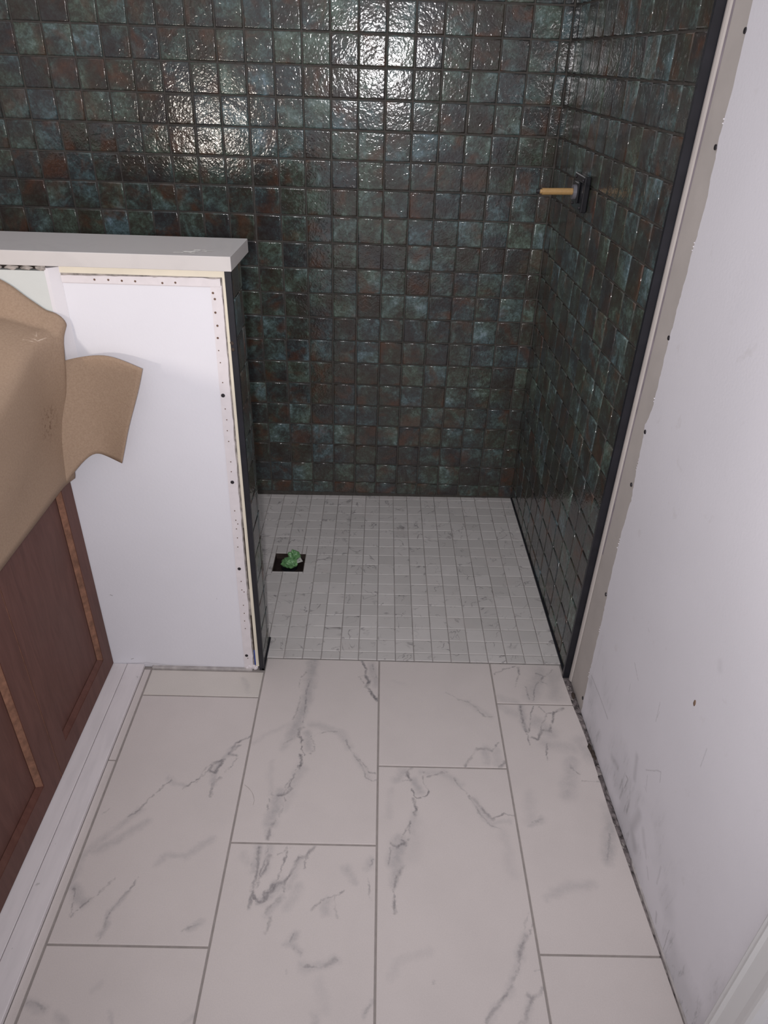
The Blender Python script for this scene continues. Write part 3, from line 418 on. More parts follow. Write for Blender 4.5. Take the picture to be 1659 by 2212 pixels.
def mosaic_piece(w, h):
    k = (round(w, 4), round(h, 4))
    if k not in cache: cache[k] = mesh_obj('mosaic_tile', pillow(w, h, 0.0, ring), M['mosaic'], shower); return cache[k], True
    return cache[k], False
pieces = []
ylines = [0.0045] + [0.0355 + MY * i for i in range(0, 17)] + [0.874]
for j, (y0, y1) in enumerate(zip(ylines, ylines[1:])):
    i = -25
    while -0.0065 + i * MX < 0.486:
        x0, x1 = -0.0065 + i * MX, -0.0065 + (i + 1) * MX
        xe = side_x(y0, 0) + 0.001
        i += 1
        if x1 > xe: x1 = xe
        if x1 - x0 < 0.008: continue
        spans = [(x0, x1, y0, y1)]
        if x1 > DX0 and x0 < DX1 and y1 > DY0 and y0 < DY1:      # cut round the drain
            spans = []
            if x0 < DX0 - 0.006: spans.append((x0, DX0, y0, y1))
            if x1 > DX1 + 0.006: spans.append((DX1, x1, y0, y1))
            xa, xb = max(x0, DX0), min(x1, DX1)
            if y0 < DY0 - 0.006: spans.append((xa, xb, y0, DY0))
            if y1 > DY1 + 0.006: spans.append((xa, xb, DY1, y1))
        for s in spans: pieces.append(s)
def seen(s):
    cx_, cy_ = (s[0] + s[1]) / 2, (s[2] + s[3]) / 2
    return cx_ > -0.300 - (cy_ - 0.07) * 0.2 - 0.02 and cy_ > 0
vis = sorted([s for s in pieces if seen(s)], key=lambda s: s[2])
rest = [s for s in pieces if not seen(s)] + vis[300:]
g = 0.0017
for x0, x1, y0, y1 in vis[:300]:
    o, first = mosaic_piece(x1 - x0 - g, y1 - y0 - g)
    cx_, cy_ = (x0 + x1) / 2, (y0 + y1) / 2
    loc = (cx_, cy_, fall(cx_, cy_) + random.uniform(-0.0003, 0.0003)); rot = (random.uniform(-.004, .004), random.uniform(-.004, .004), random.uniform(-.006, .006))
    if first: o.location = loc; o.rotation_euler = rot
    else: again(o, shower, loc, rot)
bm = bmesh.new()
for x0, x1, y0, y1 in rest:
    b2 = pillow(x1 - x0 - g, y1 - y0 - g, 0.0, ring); me = bpy.data.meshes.new('t'); 
    bmesh.ops.translate(b2, vec=((x0 + x1) / 2, (y0 + y1) / 2, fall((x0 + x1) / 2, (y0 + y1) / 2)), verts=b2.verts)
    b2.to_mesh(me); b2.free(); bm.from_mesh(me); bpy.data.meshes.remove(me)
o = mesh_obj('mosaic_field', bm, M['mosaic'], shower); o['kind'] = 'stuff'

# drain: an open square pan with a rim
dr = root('floor_drain', ((DX0 + DX1) / 2, (DY0 + DY1) / 2, -0.030))
zt = fall(-0.295, 0.45) - 0.0005
hw = (DX1 - DX0) / 2; t = 0.0022; zl = zt + 0.030
boxo('pan', (-hw, hw, -hw + .001, hw - .001, -0.002, 0.0), M['drain'], dr)
bm = bmesh.new()
for a in ((-hw, -hw + t, -hw, hw), (hw - t, hw, -hw, hw), (-hw, hw, -hw, -hw + t), (-hw, hw, hw - t, hw)):
    box(bm, *a, 0.0, zl - 0.001)
mesh_obj('rim', bm, M['gap'], dr)
bm = bmesh.new()
cyl(bm, (0, 0, 0.0), (0, 0, 0.004), 0.026, 0.024, 28)
mesh_obj('outlet_collar', bm, M['black_plastic'], dr)
tag(dr, 'square dark brown open drain recessed in the white mosaic shower floor', 'drain')

# crumpled green plastic stuffed in the drain
bag = root('plastic_wad', (-0.291, 0.446, -0.028))
bm = bmesh.new(); bmesh.ops.create_icosphere(bm, subdivisions=5, radius=1.0)
for v in bm.verts:
    d = v.co.copy(); a = math.atan2(d.y, d.x)
    fold = 0.13 * math.sin(a * 9 + 5 * noise.noise(d * 1.8)) * (1 - abs(d.z)) + 0.12 * noise.noise(d * 1.6 + Vector((5, 0, 0))) + 0.025 * noise.noise(d * 6)
    k = 1 + fold
    v.co = Vector((-0.003 + d.x * 0.0255 * k, d.y * 0.0200 * k, 0.019 + d.z * 0.0175 * k))
mesh_obj('crumple', bm, M['bag'], bag, True)
bm = bmesh.new(); bmesh.ops.create_icosphere(bm, subdivisions=4, radius=1.0)
for v in bm.verts:
    d = v.co.copy(); k = 1 + 0.34 * noise.noise(d * 1.9 + Vector((1, 7, 0))) + 0.12 * math.sin(d.x * 9 + 4 * d.z)
    v.co = Vector((0.009 + d.x * 0.0185 * k, 0.018 + d.y * 0.0120 * k, 0.033 + d.z * 0.022 * k + 0.1 * d.x * 0.01))
mesh_obj('gathered_tail', bm, M['bag'], bag, True)
bm = bmesh.new()
vs = [bm.verts.new(c) for c in ((0.018, -0.006, 0.020), (0.040, 0.002, 0.024), (0.030, 0.015, 0.032), (0.020, 0.008, 0.026))]
bm.faces.new(vs); bmesh.ops.solidify(bm, geom=bm.faces[:], thickness=0.0006)
lab = mesh_obj('paper_tag', bm, M['tag'], bag); lab['label'] = 'white paper tag with a small dark mark'
bm = bmesh.new(); cyl(bm, (0.0255, 0.0035, 0.0250), (0.0300, 0.0055, 0.0268), 0.0007, seg=6); cyl(bm, (0.0262, 0.0070, 0.0270), (0.0285, 0.0055, 0.0264), 0.0006, seg=6)
mesh_obj('printed_mark', bm, M['ink'], lab)
tag(bag, 'crumpled wad of green plastic with white tag stuffed in the shower drain', 'plastic')

# ---------------------------------------------------------------- back wall
wb = structure(boxo('wall_back', (-1.27, 0.56, BY + 0.0034, BY + 0.12, -0.03, 2.0), M['wall_grout']))
tr = ((0.0, 0.0085), (0.0, 0.0024), (0.0008, 0.0010), (0.0019, 0.0002), (0.0032, 0.0), (0.0042, 0.0))
TG = 0.0042
tcache = {}
def glazed(w, h, mat, parent, key):
    k = (round(w, 4), round(h, 4), key)
    if k not in tcache: tcache[k] = mesh_obj('tile', pillow(w, h, 0.0, tr), mat, parent, True); return tcache[k], True
    return tcache[k], False
RB = Matrix(((1, 0, 0), (0, 0, -1), (0, 1, 0)))   # tile plane XY -> wall XZ, face towards -Y
rows = [(0.0035, 0.05205)] + [(0.05205 + W * k, 0.05205 + W * (k + 1)) for k in range(0, 21)]
def lay(parent, key, mat, cells, place, limit, stuffname):
    cells = cells[:]; main, extra = cells[:limit], cells[limit:]
    for (a0, a1, b0, b1) in main:
        o, first = glazed(a1 - a0 - TG, b1 - b0 - TG, mat, parent, key)
        if not first: o = o.copy(); COL.objects.link(o); o.parent = parent
        loc, R = place((a0 + a1) / 2, (b0 + b1) / 2)
        e = (R @ Matrix.Rotation(random.uniform(-.010, .010), 3, 'X') @ Matrix.Rotation(random.uniform(-.010, .010), 3, 'Y') @ Matrix.Rotation(random.uniform(-.007, .007), 3, 'Z'))
        o.location = Vector(loc); o.rotation_euler = e.to_euler()
    if extra:
        bm = bmesh.new()
        for (a0, a1, b0, b1) in extra:
            b2 = pillow(a1 - a0 - TG, b1 - b0 - TG, 0.0, tr); loc, R = place((a0 + a1) / 2, (b0 + b1) / 2)
            bmesh.ops.transform(b2, matrix=Matrix.Translation(loc) @ R.to_4x4(), verts=b2.verts)
            me = bpy.data.meshes.new('t'); b2.to_mesh(me); b2.free(); bm.from_mesh(me); bpy.data.meshes.remove(me)
        o = mesh_obj(stuffname, bm, mat, parent, True); o['kind'] = 'stuff'
cells = []
for r, (z0, z1) in enumerate(rows):
    c = -17
    while 0.0539 + c * W < 0.485:
        x0 = 0.0539 + c * W; x1 = min(x0 + W, 0.4885 - 0.016 * z0); c += 1
        if x1 - x0 < 0.012: continue
        cells.append((x0, x1, z0, z1))
def shown(c):
    x, z = (c[0] + c[1]) / 2, (c[2] + c[3]) / 2
    return z < 1.585 and (x > -0.315 - 0.16 or z > 0.90) and x > -1.19 and not (x < -0.46 and z < 0.98)
cells.sort(key=lambda c: (not shown(c), -c[2]))
nshow = sum(1 for c in cells if shown(c))
sheet = {}
def jit(x, z):          # the tiles come in netted sheets, each sheet a hair off its neighbours
    k = (int((x + 5) // (4 * W)), int((z + 0.02) // (4 * W)))
    if k not in sheet: sheet[k] = (random.uniform(-.0014, .0014), random.uniform(-.0012, .0012))
    return sheet[k]
def place_back(x, z):
    dx, dz = jit(x, z); return (x + dx, BY + random.uniform(-.0005, .0004), z + (dz if z > 0.06 else 0)), RB
lay(wb, 'b', M['glaze_back'], cells, place_back, min(nshow, 300), 'tile_field')

# ---------------------------------------------------------------- right-hand tiled wall of the shower
ws = structure(root('wall_shower'))
bm = bmesh.new()
q = [(0.008, -0.041), (0.008, BY + 0.01)]
def bed(y, z, d): return (side_x(y, z) + d, y, z)
NY, NZ = 12, 24
fv = [[bm.verts.new(bed(-0.041 + (BY + 0.011 - -0.041) * i / NY, -0.03 + 1.71 * k / NZ, 0.0034)) for i in range(NY + 1)] for k in range(NZ + 1)]
bv = [[bm.verts.new((0.514, v.co.y, v.co.z)) for v in row] for row in fv]
for k in range(NZ):
    for i in range(NY):
        bm.faces.new((fv[k][i], fv[k + 1][i], fv[k + 1][i + 1], fv[k][i + 1])); bm.faces.new((bv[k][i], bv[k][i + 1], bv[k + 1][i + 1], bv[k + 1][i]))
    for i in (0, NY): bm.faces.new((fv[k][i], bv[k][i], bv[k + 1][i], fv[k + 1][i]))
for i in range(NY):
    for k in (0, NZ): bm.faces.new((fv[k][i], fv[k][i + 1], bv[k][i + 1], bv[k][i]))
bmesh.ops.recalc_face_normals(bm, faces=bm.faces)
mesh_obj('grout_bed', bm, M['wall_grout'], ws)
cells = []
for z0, z1 in rows[:-1]:
    for c in range(12):
        y0 = -0.036 + c * W; y1 = min(y0 + W, BY - 0.002)
        if y1 - y0 > 0.01: cells.append((y0, y1, z0, z1))
RS0 = Matrix(((0, 0, -1), (1, 0, 0), (0, -1, 0)))       # face towards -X; local x -> +Y
RS0 = Matrix(((0, 0, -1), (1, 0, 0), (0, -1, 0)))
def place_side(y, z):
    slope_y = (-0.0115 - 0.014 * z) / 0.916; slope_z = (y + 0.04) / 0.916 * -0.014
    nrm = Vector((-1, slope_y, slope_z)).normalized(); ty = (Vector((0, 1, 0)) - nrm * nrm.y).normalized(); tz = nrm.cross(ty)
    R = Matrix((ty, tz, nrm)).transposed()
    return (side_x(y, z) + random.uniform(-.0005, .0003), y + random.uniform(-.0004, .0004), z), R
lay(ws, 's', M['glaze_side'], cells, place_side, 300, 'tile_field')
bm = bmesh.new()
prism(bm, [(0.4885, -0.0465), (0.4975, -0.0465), (0.5140, -0.0465), (0.5140, -0.0405), (0.4960, -0.0405), (0.4960, -0.0375), (0.4885, -0.0375)], 'z', 0.0, 1.68)
o = mesh_obj('edge_trim', bm, M['black_trim'], ws); o['label'] = 'black metal edge trim'
bm = bmesh.new()
prism(bm, [(side_x(0, 0) - 0.004, -0.040), (side_x(0, 0) + 0.002, -0.040), (side_x(BY, 0) + 0.002, BY - .002), (side_x(BY, 0) - 0.0035, BY - .002)], 'z', -0.004, 0.0045)
o = mesh_obj('sealant_bead', bm, M['black_trim'], ws)

# ---------------------------------------------------------------- right wall (bare strip, then white paint)
wr = structure(root('wall_right'))
def wx(y): return WX0 - (y + 0.04) * WXS
ang = math.atan(WXS)
bm = bmesh.new()
prism(bm, [(wx(-0.0465) + .0012, -0.0465), (wx(-2.2) + .0012, -2.2), (wx(-2.2) + 0.12, -2.2), (0.62, -0.0465)], 'z', -0.02, 2.4)
mesh_obj('bare_drywall', bm, M['bare_board'], wr)
edge = [(-0.1626, 0.0), (-0.1626, 0.0061), (-0.1597, 0.0591), (-0.1583, 0.077), (-0.1519, 0.1708), (-0.1501, 0.2964), (-0.1386, 0.4103), (-0.1383, 0.5306), (-0.1432, 0.6144), (-0.1236, 0.7781), (-0.1358, 0.8156), (-0.1337, 0.9728), (-0.1375, 1.0361), (-0.1385, 1.1085), (-0.1446, 1.1894), (-0.1328, 1.281), (-0.1366, 1.3557), (-0.1337, 1.4135), (-0.1303, 1.4646)]
bm = bmesh.new(); A = []; B = []
pts = []
for (y0, z0), (y1, z1) in zip(edge, edge[1:]):
    n = max(1, int(abs(z1 - z0) / 0.006))
    for i in range(n):
        f = i / n; z = z0 + (z1 - z0) * f; rag = 0.0030 * noise.noise(Vector((z * 33, 2, 0))) + 0.0022 * noise.noise(Vector((z * 120, 5, 0)))
        pts.append((y0 + (y1 - y0) * f + rag * (1.3 if z < 1.3 else 0.3), z))
pts.append(edge[-1]); pts += [(-0.142, 2.4)]
F0 = [bm.verts.new((wx(y), y, z)) for y, z in pts]; F1 = [bm.verts.new((wx(y) + .0012, y, z)) for y, z in pts]
E0 = [bm.verts.new((wx(-2.2), -2.2, z)) for y, z in pts]
for i in range(len(pts) - 1):
    bm.faces.new((F0[i], E0[i], E0[i + 1], F0[i + 1])); bm.faces.new((F1[i], F0[i], F0[i + 1], F1[i + 1]))
bmesh.ops.recalc_face_normals(bm, faces=bm.faces)
for f in bm.faces:
    if abs(f.normal.x) > 0.9 and f.normal.x > 0: f.normal_flip()
paint = mesh_obj('painted_face', bm, M['right_wall'], wr)
# jagged crumbs of paint standing proud of the edge
bm = bmesh.new()
for y, z in pts[:-1]:
    if noise.noise(Vector((z * 21, 9, 0))) > 0.30 and z < 1.4:
        s = 0.0005 + 0.0010 * random.random()
        gg = bmesh.ops.create_icosphere(bm, subdivisions=1, radius=s); bmesh.ops.translate(bm, vec=(wx(y) - 0.0003, y + .001, z), verts=gg['verts'])
o = mesh_obj('paint_crumbs', bm, M['white_wall'], wr); o['kind'] = 'stuff'
# rounded strip of joint tape beside the black trim and a violet strip that paints the shadow line next to it
bm = bmesh.new()
prism(bm, [(0.5078, -0.0466), (0.5040, -0.0500), (0.5035, -0.0560), (0.5052, -0.0610), (0.5080, -0.0640), (0.5095, -0.060)], 'z', 0.003, 2.0)
mesh_obj('joint_tape', bm, M['bare_board'], wr, False)
bm = bmesh.new(); n = 120; prev = None
for i in range(n + 1):
    z = 0.42 + i * (1.3 / n); wdt = 0.0045 + 0.0035 * noise.noise(Vector((z * 4, 0, 0))); c = -0.0655 - 0.003 * noise.noise(Vector((z * 2, 3, 0)))
    row = [bm.verts.new((wx(c + s * wdt) + .0009 - (0.0006 if s == 0 else 0), c + s * wdt, z)) for s in (1, 0, -1)]
    if prev:
        for a in (0, 1): bm.faces.new((prev[a], row[a], row[a + 1], prev[a + 1]))
    prev = row
mesh_obj('painted_shadow_line', bm, M['board_shade'], wr, True)
first = None
for y, z in [(-0.1305, 1.4276), (-0.1286, 1.272), (-0.1318, 0.9583), (-0.1312, 0.7666), (-0.128, 0.6434), (-0.1375, 0.3589), (-0.1534, 0.0393)]:
    if first is None:
        bm = bmesh.new(); cyl(bm, (0, 0, 0), (-0.0014, 0, 0), 0.0046, 0.0042, 14); cyl(bm, (-0.0014, 0, 0), (-0.0020, 0, 0), 0.0018, seg=6)
        first = mesh_obj('screw', bm, M['screw'], wr); first.location = (wx(y), y, z)
    else: again(first, wr, (wx(y), y, z))
bm = bmesh.new(); bmesh.ops.create_icosphere(bm, subdivisions=2, radius=1.0)
for v in bm.verts: v.co = Vector((v.co.x * .0012, v.co.y * .0038, v.co.z * .0065)) * (1 + .3 * noise.noise(v.co * 2))
o = mesh_obj('brown_splash', bm, flat('brown_spot', (0.20, 0.13, 0.09), 0.7), wr, True); o.location = (wx(-.570), -0.570, 0.477)
# caulk / paint skirt at the foot of the wall
bm = bmesh.new()
prism(bm, [(wx(-0.55) + .001, -0.55), (wx(-0.55) - .003, -0.57), (wx(-2.1) - .004, -2.1), (wx(-2.1) + .001, -2.1)], 'z', -0.004, 0.0035)
mesh_obj('caulk_line', bm, M['caulk'], wr)
# door casing at the near end of the wall
y0c = -0.888
prof = [(0.0, 0.0), (0.0105, 0.0), (0.0125, -0.003), (0.0118, -0.007), (0.0150, -0.010), (0.0165, -0.014), (0.0140, -0.020), (0.0150, -0.045), (0.0178, -0.056), (0.0185, -0.061), (0.0170, -0.066), (0.0, -0.068)]
bm = bmesh.new(); prism(bm, [(wx(y0c + b) - a, y0c + b) for a, b in prof], 'z', 0.0, 2.1)
o = structure(mesh_obj('trim_1', bm, M['casing']))

# ---------------------------------------------------------------- knee wall
YF = -0.0405; YR = 0.0700
wk = structure(root('wall_knee'))
boxo('stud_core', (-1.27, -0.3265, YF + 0.004, YR - .010, 0.0, 1.030), M['gap'], wk)
bm = bmesh.new()
# painted face, with the raised band and board at its left end
prism(bm, [(-1.27, YF), (-0.3400, YF), (-0.3400, YF + .006), (-1.27, YF + .006)], 'z', 0.0, 1.0065)
mesh_obj('painted_drywall', bm, M['knee_wall'], wk)
boxo('raised_board', (-1.27, -0.648, YF - .0125, YF + .001, 0.875, 1.0245), M['green_board'], wk)
bm = bmesh.new(); prism(bm, [(-0.650, YF - .0130), (-0.6435, YF - .0125), (-0.6340, YF - .006), (-0.6260, YF - .0006), (-0.6260, YF + .003), (-0.650, YF + .003)], 'z', 0.845, 1.0300)
mesh_obj('mud_joint', bm, M['white_wall'], wk)
# corner bead: a vertical leg and a horizontal leg, ragged on the outside
bm = bmesh.new(); pts = []; n = 150
for i in range(n + 1):
    z = 0.0 + 1.004 * i / n
    xo = -0.3335 + 0.0085 * (z / 1.0) + 0.0016 * noise.noise(Vector((z * 30, 0, 4))) + 0.001 * noise.noise(Vector((z * 95, 0, 4)))
    pts.append((xo, z))
L0 = [bm.verts.new((-0.3560 + 0.010 * z, YF - .0016, z)) for x, z in pts]; R0 = [bm.verts.new((x, YF - .0014, z)) for x, z in pts]
R1 = [bm.verts.new((x + .001, YF + .0045, z)) for x, z in pts]; L1 = [bm.verts.new((-0.3566 + 0.010 * z, YF + .001, z)) for x, z in pts]
for i in range(n):
    bm.faces.new((L0[i], R0[i], R0[i + 1], L0[i + 1])); bm.faces.new((R0[i], R1[i], R1[i + 1], R0[i + 1])); bm.faces.new((L1[i], L0[i], L0[i + 1], L1[i + 1]))
bm.faces.new((L0[-1], R0[-1], R1[-1], L1[-1]))
mesh_obj('corner_bead', bm, M['bead'], wk)
bm = bmesh.new(); n = 70; prev = None
for i in range(n + 1):
    x = -0.6260 + (0.6260 - 0.3262) * i / n; zt = 1.0150 + 0.0032 * (i / n) + 0.001 * noise.noise(Vector((x * 60, 1, 1))) - (0.0035 * max(0, noise.noise(Vector((x * 25, 7, 1)))) if i > 40 else 0)
    row = [bm.verts.new((x, YF - .0010, 1.0005)), bm.verts.new((x, YF - .0020, 1.0022)), bm.verts.new((x, YF - .0020, zt)), bm.verts.new((x, YF + .0045, zt + .0006))]
    if prev:
        for a in range(3): bm.faces.new((prev[a], row[a], row[a + 1], prev[a + 1]))
    prev = row
mesh_obj('corner_bead', bm, M['bead'], wk)
boxo('gypsum_edge', (-0.626, -0.3262, YF + .0002, YF + .006, 1.004, 1.0215), M['core'], wk)
boxo('cream_board', (-0.627, -0.3175, YF - .0012, YF + .006, 1.0195, 1.0350), M['cream_wood'], wk).data.name = 'cream_rail'
bm = bmesh.new(); prism(bm, [(-0.3252, 0.012), (-0.3172, 0.012), (-0.3138, 1.035), (-0.3222, 1.035)], 'y', YF - .0015, YF + .012)
mesh_obj('cream_board', bm, M['cream_wood'], wk)
# torn strip between bead and cream board
bm = bmesh.new(); n = 120; prev = None
for i in range(n + 1):
    z = 0.002 + 1.02 * i / n; x0 = -0.3350 + 0.0085 * z; x1 = -0.3245 + 0.003 * z
    row = []
    for k in range(3):
        x = x0 + (x1 - x0) * k / 2; d = 0.003 * noise.noise(Vector((x * 300, z * 60, 0)))
        row.append(bm.verts.new((x, YF + 0.0022 + d, z)))
    if prev:
        for a in (0, 1): bm.faces.new((prev[a], row[a], row[a + 1], prev[a + 1]))
    prev = row
mesh_obj('torn_edge', bm, M['core'], wk)
boxo('dark_gap', (-0.3288, -0.3250, YF - .0002, YF + .001, 0.05, 0.185), M['gap'], wk)
boxo('dark_gap', (-0.3268, -0.3236, YF - .0002, YF + .001, 0.27, 0.45), M['gap'], wk)
boxo('blue_tape', (-0.3292, -0.3248, YF - .0010, YF + .001, 0.016, 0.068), M['blue_tape'], wk, .0004)
bm = bmesh.new(); n = 14
for i in range(n):
    gg = bmesh.ops.create_icosphere(bm, subdivisions=1, radius=0.003 + .003 * random.random())
    bmesh.ops.translate(bm, vec=(-0.349 + .027 * i / n, YF - .001 + random.uniform(-.001, .001), 0.004 + .007 * random.random()), verts=gg['verts'])
o = mesh_obj('plaster_crumbs', bm, M['bead'], wk); o['kind'] = 'stuff'
bm = bmesh.new()
for x, z, r in [(-0.5636, 1.0086, 0.0022), (-0.5375, 1.0088, 0.0022), (-0.5122, 1.0079, 0.0022), (-0.4871, 1.0077, 0.0022), (-0.4361, 1.006, 0.0022), (-0.4114, 1.0074, 0.0022), (-0.3422, 0.99, 0.0023), (-0.3397, 0.9785, 0.0023), (-0.3412, 0.9524, 0.0023), (-0.3397, 0.9266, 0.0023), (-0.3414, 0.9019, 0.0023), (-0.3421, 0.8763, 0.0013), (-0.341, 0.8511, 0.0013), (-0.3404, 0.8085, 0.0013), (-0.3404, 0.7501, 0.0013), (-0.3393, 0.7252, 0.0013), (-0.3405, 0.6998, 0.0013), (-0.3398, 0.6744, 0.0013), (-0.3396, 0.6247, 0.0013), (-0.3406, 0.6, 0.0013), (-0.3415, 0.4981, 0.0014), (-0.3412, 0.4726, 0.0014), (-0.3416, 0.4485, 0.0014), (-0.3415, 0.4233, 0.0014), (-0.3426, 0.3972, 0.0014), (-0.3428, 0.2948, 0.0014), (-0.3432, 0.2686, 0.0014), (-0.3381, 0.2625, 0.0014), (-0.343, 0.2198, 0.0014), (-0.3429, 0.1937, 0.0014), (-0.3438, 0.1686, 0.0014), (-0.344, 0.1435, 0.0014), (-0.3451, 0.0403, 0.0014), (-0.3374, 0.4624, 0.0014)]: cyl(bm, (x, YF - .0019, z), (x, YF - .0027, z), r, r * .8, 9)
o = mesh_obj('bead_holes', bm, M['hole'], wk); o['kind'] = 'stuff'
first = None
for x, z in [(-0.3423, 0.78), (-0.3406, 0.5732), (-0.3443, 0.333), (-0.3479, 0.0497)]:
    if first is None:
        bm = bmesh.new(); cyl(bm, (0, 0, 0), (0, -0.0012, 0), 0.0042, 0.0038, 14); cyl(bm, (0, -.0012, 0), (0, -.0017, 0), 0.0016, seg=6)
        first = mesh_obj('screw', bm, M['screw'], wk); first.location = (x, YF - .0018, z)
    else: again(first, wk, (x, YF - .0018, z))
bm = bmesh.new()
for x, z in ((-0.3136, 0.893), (-0.3130, 0.880)):
    gg = bmesh.ops.create_icosphere(bm, subdivisions=2, radius=0.0042)
    for v in gg['verts']: v.co *= 1 + .3 * noise.noise(v.co * 300)
    bmesh.ops.translate(bm, vec=(x, YF - .003, z), verts=gg['verts'])
mesh_obj('mortar_crumb', bm, M['gap'], wk, True)
# shower end: black trim, one and a half columns of tiles
bm = bmesh.new()
prism(bm, [(-0.3168, YF - .004), (-0.3045, YF - .004), (-0.3045, YF + .004), (-0.3075, YF + .005), (-0.3075, YF + .012), (-0.3168, YF + .012)], 'z', 0.0, 1.033)
o = mesh_obj('edge_trim', bm, M['black_trim'], wk); o['label'] = 'black metal edge trim'
XK = -0.3062
boxo('tile_bed', (-0.330, XK - .006, YF + .006, YR, 0.0, 1.034), M['wall_grout'], wk)
krows = [(0.004, 0.05205)] + [(0.05205 + W * k, min(0.05205 + W * (k + 1), 1.034)) for k in range(13)]
RK = Matrix(((0, 0, 1), (1, 0, 0), (0, 1, 0)))
def place_end(y, z): return (XK + random.uniform(-.0004, .0003), y, z), RK
cells = []
for z0, z1 in krows:
    if z1 - z0 < .01: continue
    cells.append((YF + .007, YF + .007 + W, z0, z1)); cells.append((YF + .007 + W, YR + .001, z0, z1))
lay(wk, 'k', M['glaze_side'], cells, place_end, 300, 'tile_field')
boxo('shower_face', (-1.27, XK - .005, YR - .002, YR + .006, 0.0, 1.034), M['wall_grout'], wk)
boxo('sealant_bead', (XK - .004, XK + .003, YF - .004, YR + .008, 0.0, 0.006), M['black_trim'], wk)
boxo('caulk_line', (-0.60, -0.335, YF - .0085, YF + .002, -0.006, 0.0055), M['caulk'], wk, .002)
# dark packing lumps under the cap at the left
bm = bmesh.new()
for i in range(9):
    gg = bmesh.ops.create_icosphere(bm, subdivisions=2, radius=1)
    cx_ = -0.655 - i * 0.028
    for v in gg['verts']: v.co = Vector((v.co.x * .011, v.co.y * .004, v.co.z * .0045)) * (1 + .5 * noise.noise(v.co * 1.6 + Vector((i * 2.0, 0, 0)))) + Vector((cx_, YF - .011, 1.0295))
o = mesh_obj('packing_lumps', bm, M['core'], wk); o['kind'] = 'stuff'

# stone cap
bm = bmesh.new()
prism(bm, [(-1.27, -0.0600), (-0.2998, -0.0600), (-0.2944, 0.0990), (-1.27, 0.0990)], 'z', 1.0350, 1.0618)
bmesh.ops.bevel(bm, geom=bm.edges[:], offset=0.0011, segments=2, profile=0.5, affect='EDGES')
cap = root('stone_cap', (-0.78, 0.02, 1.035))
o = mesh_obj('slab', bm, M['quartz'], cap); o.location = (0.78, -0.02, -1.035)
bm = bmesh.new(); gg = bmesh.ops.create_grid(bm, x_segments=26, y_segments=12, size=1.0)
kill = []
for v in bm.verts:
    a, b = v.co.x, v.co.y; h = 0.35 - (a * a + b * b) * 0.8 + 1.3 * noise.noise(Vector((a * 2.6, b * 2.6, 2))) 
    if h < 0: kill.append(v)
    v.co = Vector((-0.370 + a * 0.040 + 0.72 * 0.02 * b, -0.026 + b * 0.022, 1.0620 + max(0, h) * 0.0006))
bmesh.ops.delete(bm, geom=kill, context='VERTS')
o = mesh_obj('dried_smear', bm, M['smear'], cap, True); o.location = (0.78, -0.02, -1.035)
tag(cap, 'white stone slab capping the half wall in front of the dark tiles', 'ledge')

# left-hand wall of the room
structure(boxo('wall_left', (-1.40, -1.27, -2.2, 0.99, 0.0, 2.0), M['white_wall']))

# ---------------------------------------------------------------- valve on the tiled wall
vx = side_x(0.53, 1.11)
va = root('shower_valve', (vx, 0.53, 1.108))
bm = bmesh.new(); box(bm, -0.016, 0.0, -0.052, 0.052, -0.041, 0.041, 0.003, 2); mesh_obj('mounting_plate', bm, M['black_plastic'], va)
bm = bmesh.new(); box(bm, -0.022, -0.016, -0.020, 0.020, -0.024, 0.024, 0.002, 2); cyl(bm, (-0.016, 0, 0), (-0.026, 0, 0), 0.017, seg=24); mesh_obj('valve_body', bm, M['black_plastic'], va)
bm = bmesh.new(); cyl(bm, (-0.021, 0, 0), (-0.030, 0, 0), 0.0175, 0.0170, 24); mesh_obj('collar', bm, M['collar'], va)
bm = bmesh.new(); cyl(bm, (-0.028, 0, 0.001), (-0.106, 0, -0.001), 0.0080, 0.0080, 20); cyl(bm, (-0.104, 0, -0.001), (-0.114, 0, -0.0012), 0.0055, 0.0045, 14)
o = mesh_obj('stem', bm, M['brass'], va, False); o['label'] = 'brass coloured stem'
bm = bmesh.new(); cyl(bm, (-0.112, 0, -0.001), (-0.120, 0, -0.001), 0.0060, 0.0050, 14); mesh_obj('tip', bm, M['black_plastic'], va)
bm = bmesh.new(); cyl(bm, (0, 0, 0), (-0.003, 0, 0), 0.0035, 0.003, 10)
ps = mesh_obj('plate_screw', bm, M['screw'], va); ps.location = (-0.016, -0.040, -0.031)
for y, z in ((0.040, -0.031), (-0.040, 0.031), (0.040, 0.031)): again(ps, va, (-0.016, y, z))
tag(va, 'black square shower valve with long brass stem on dark tiled wall', 'valve')

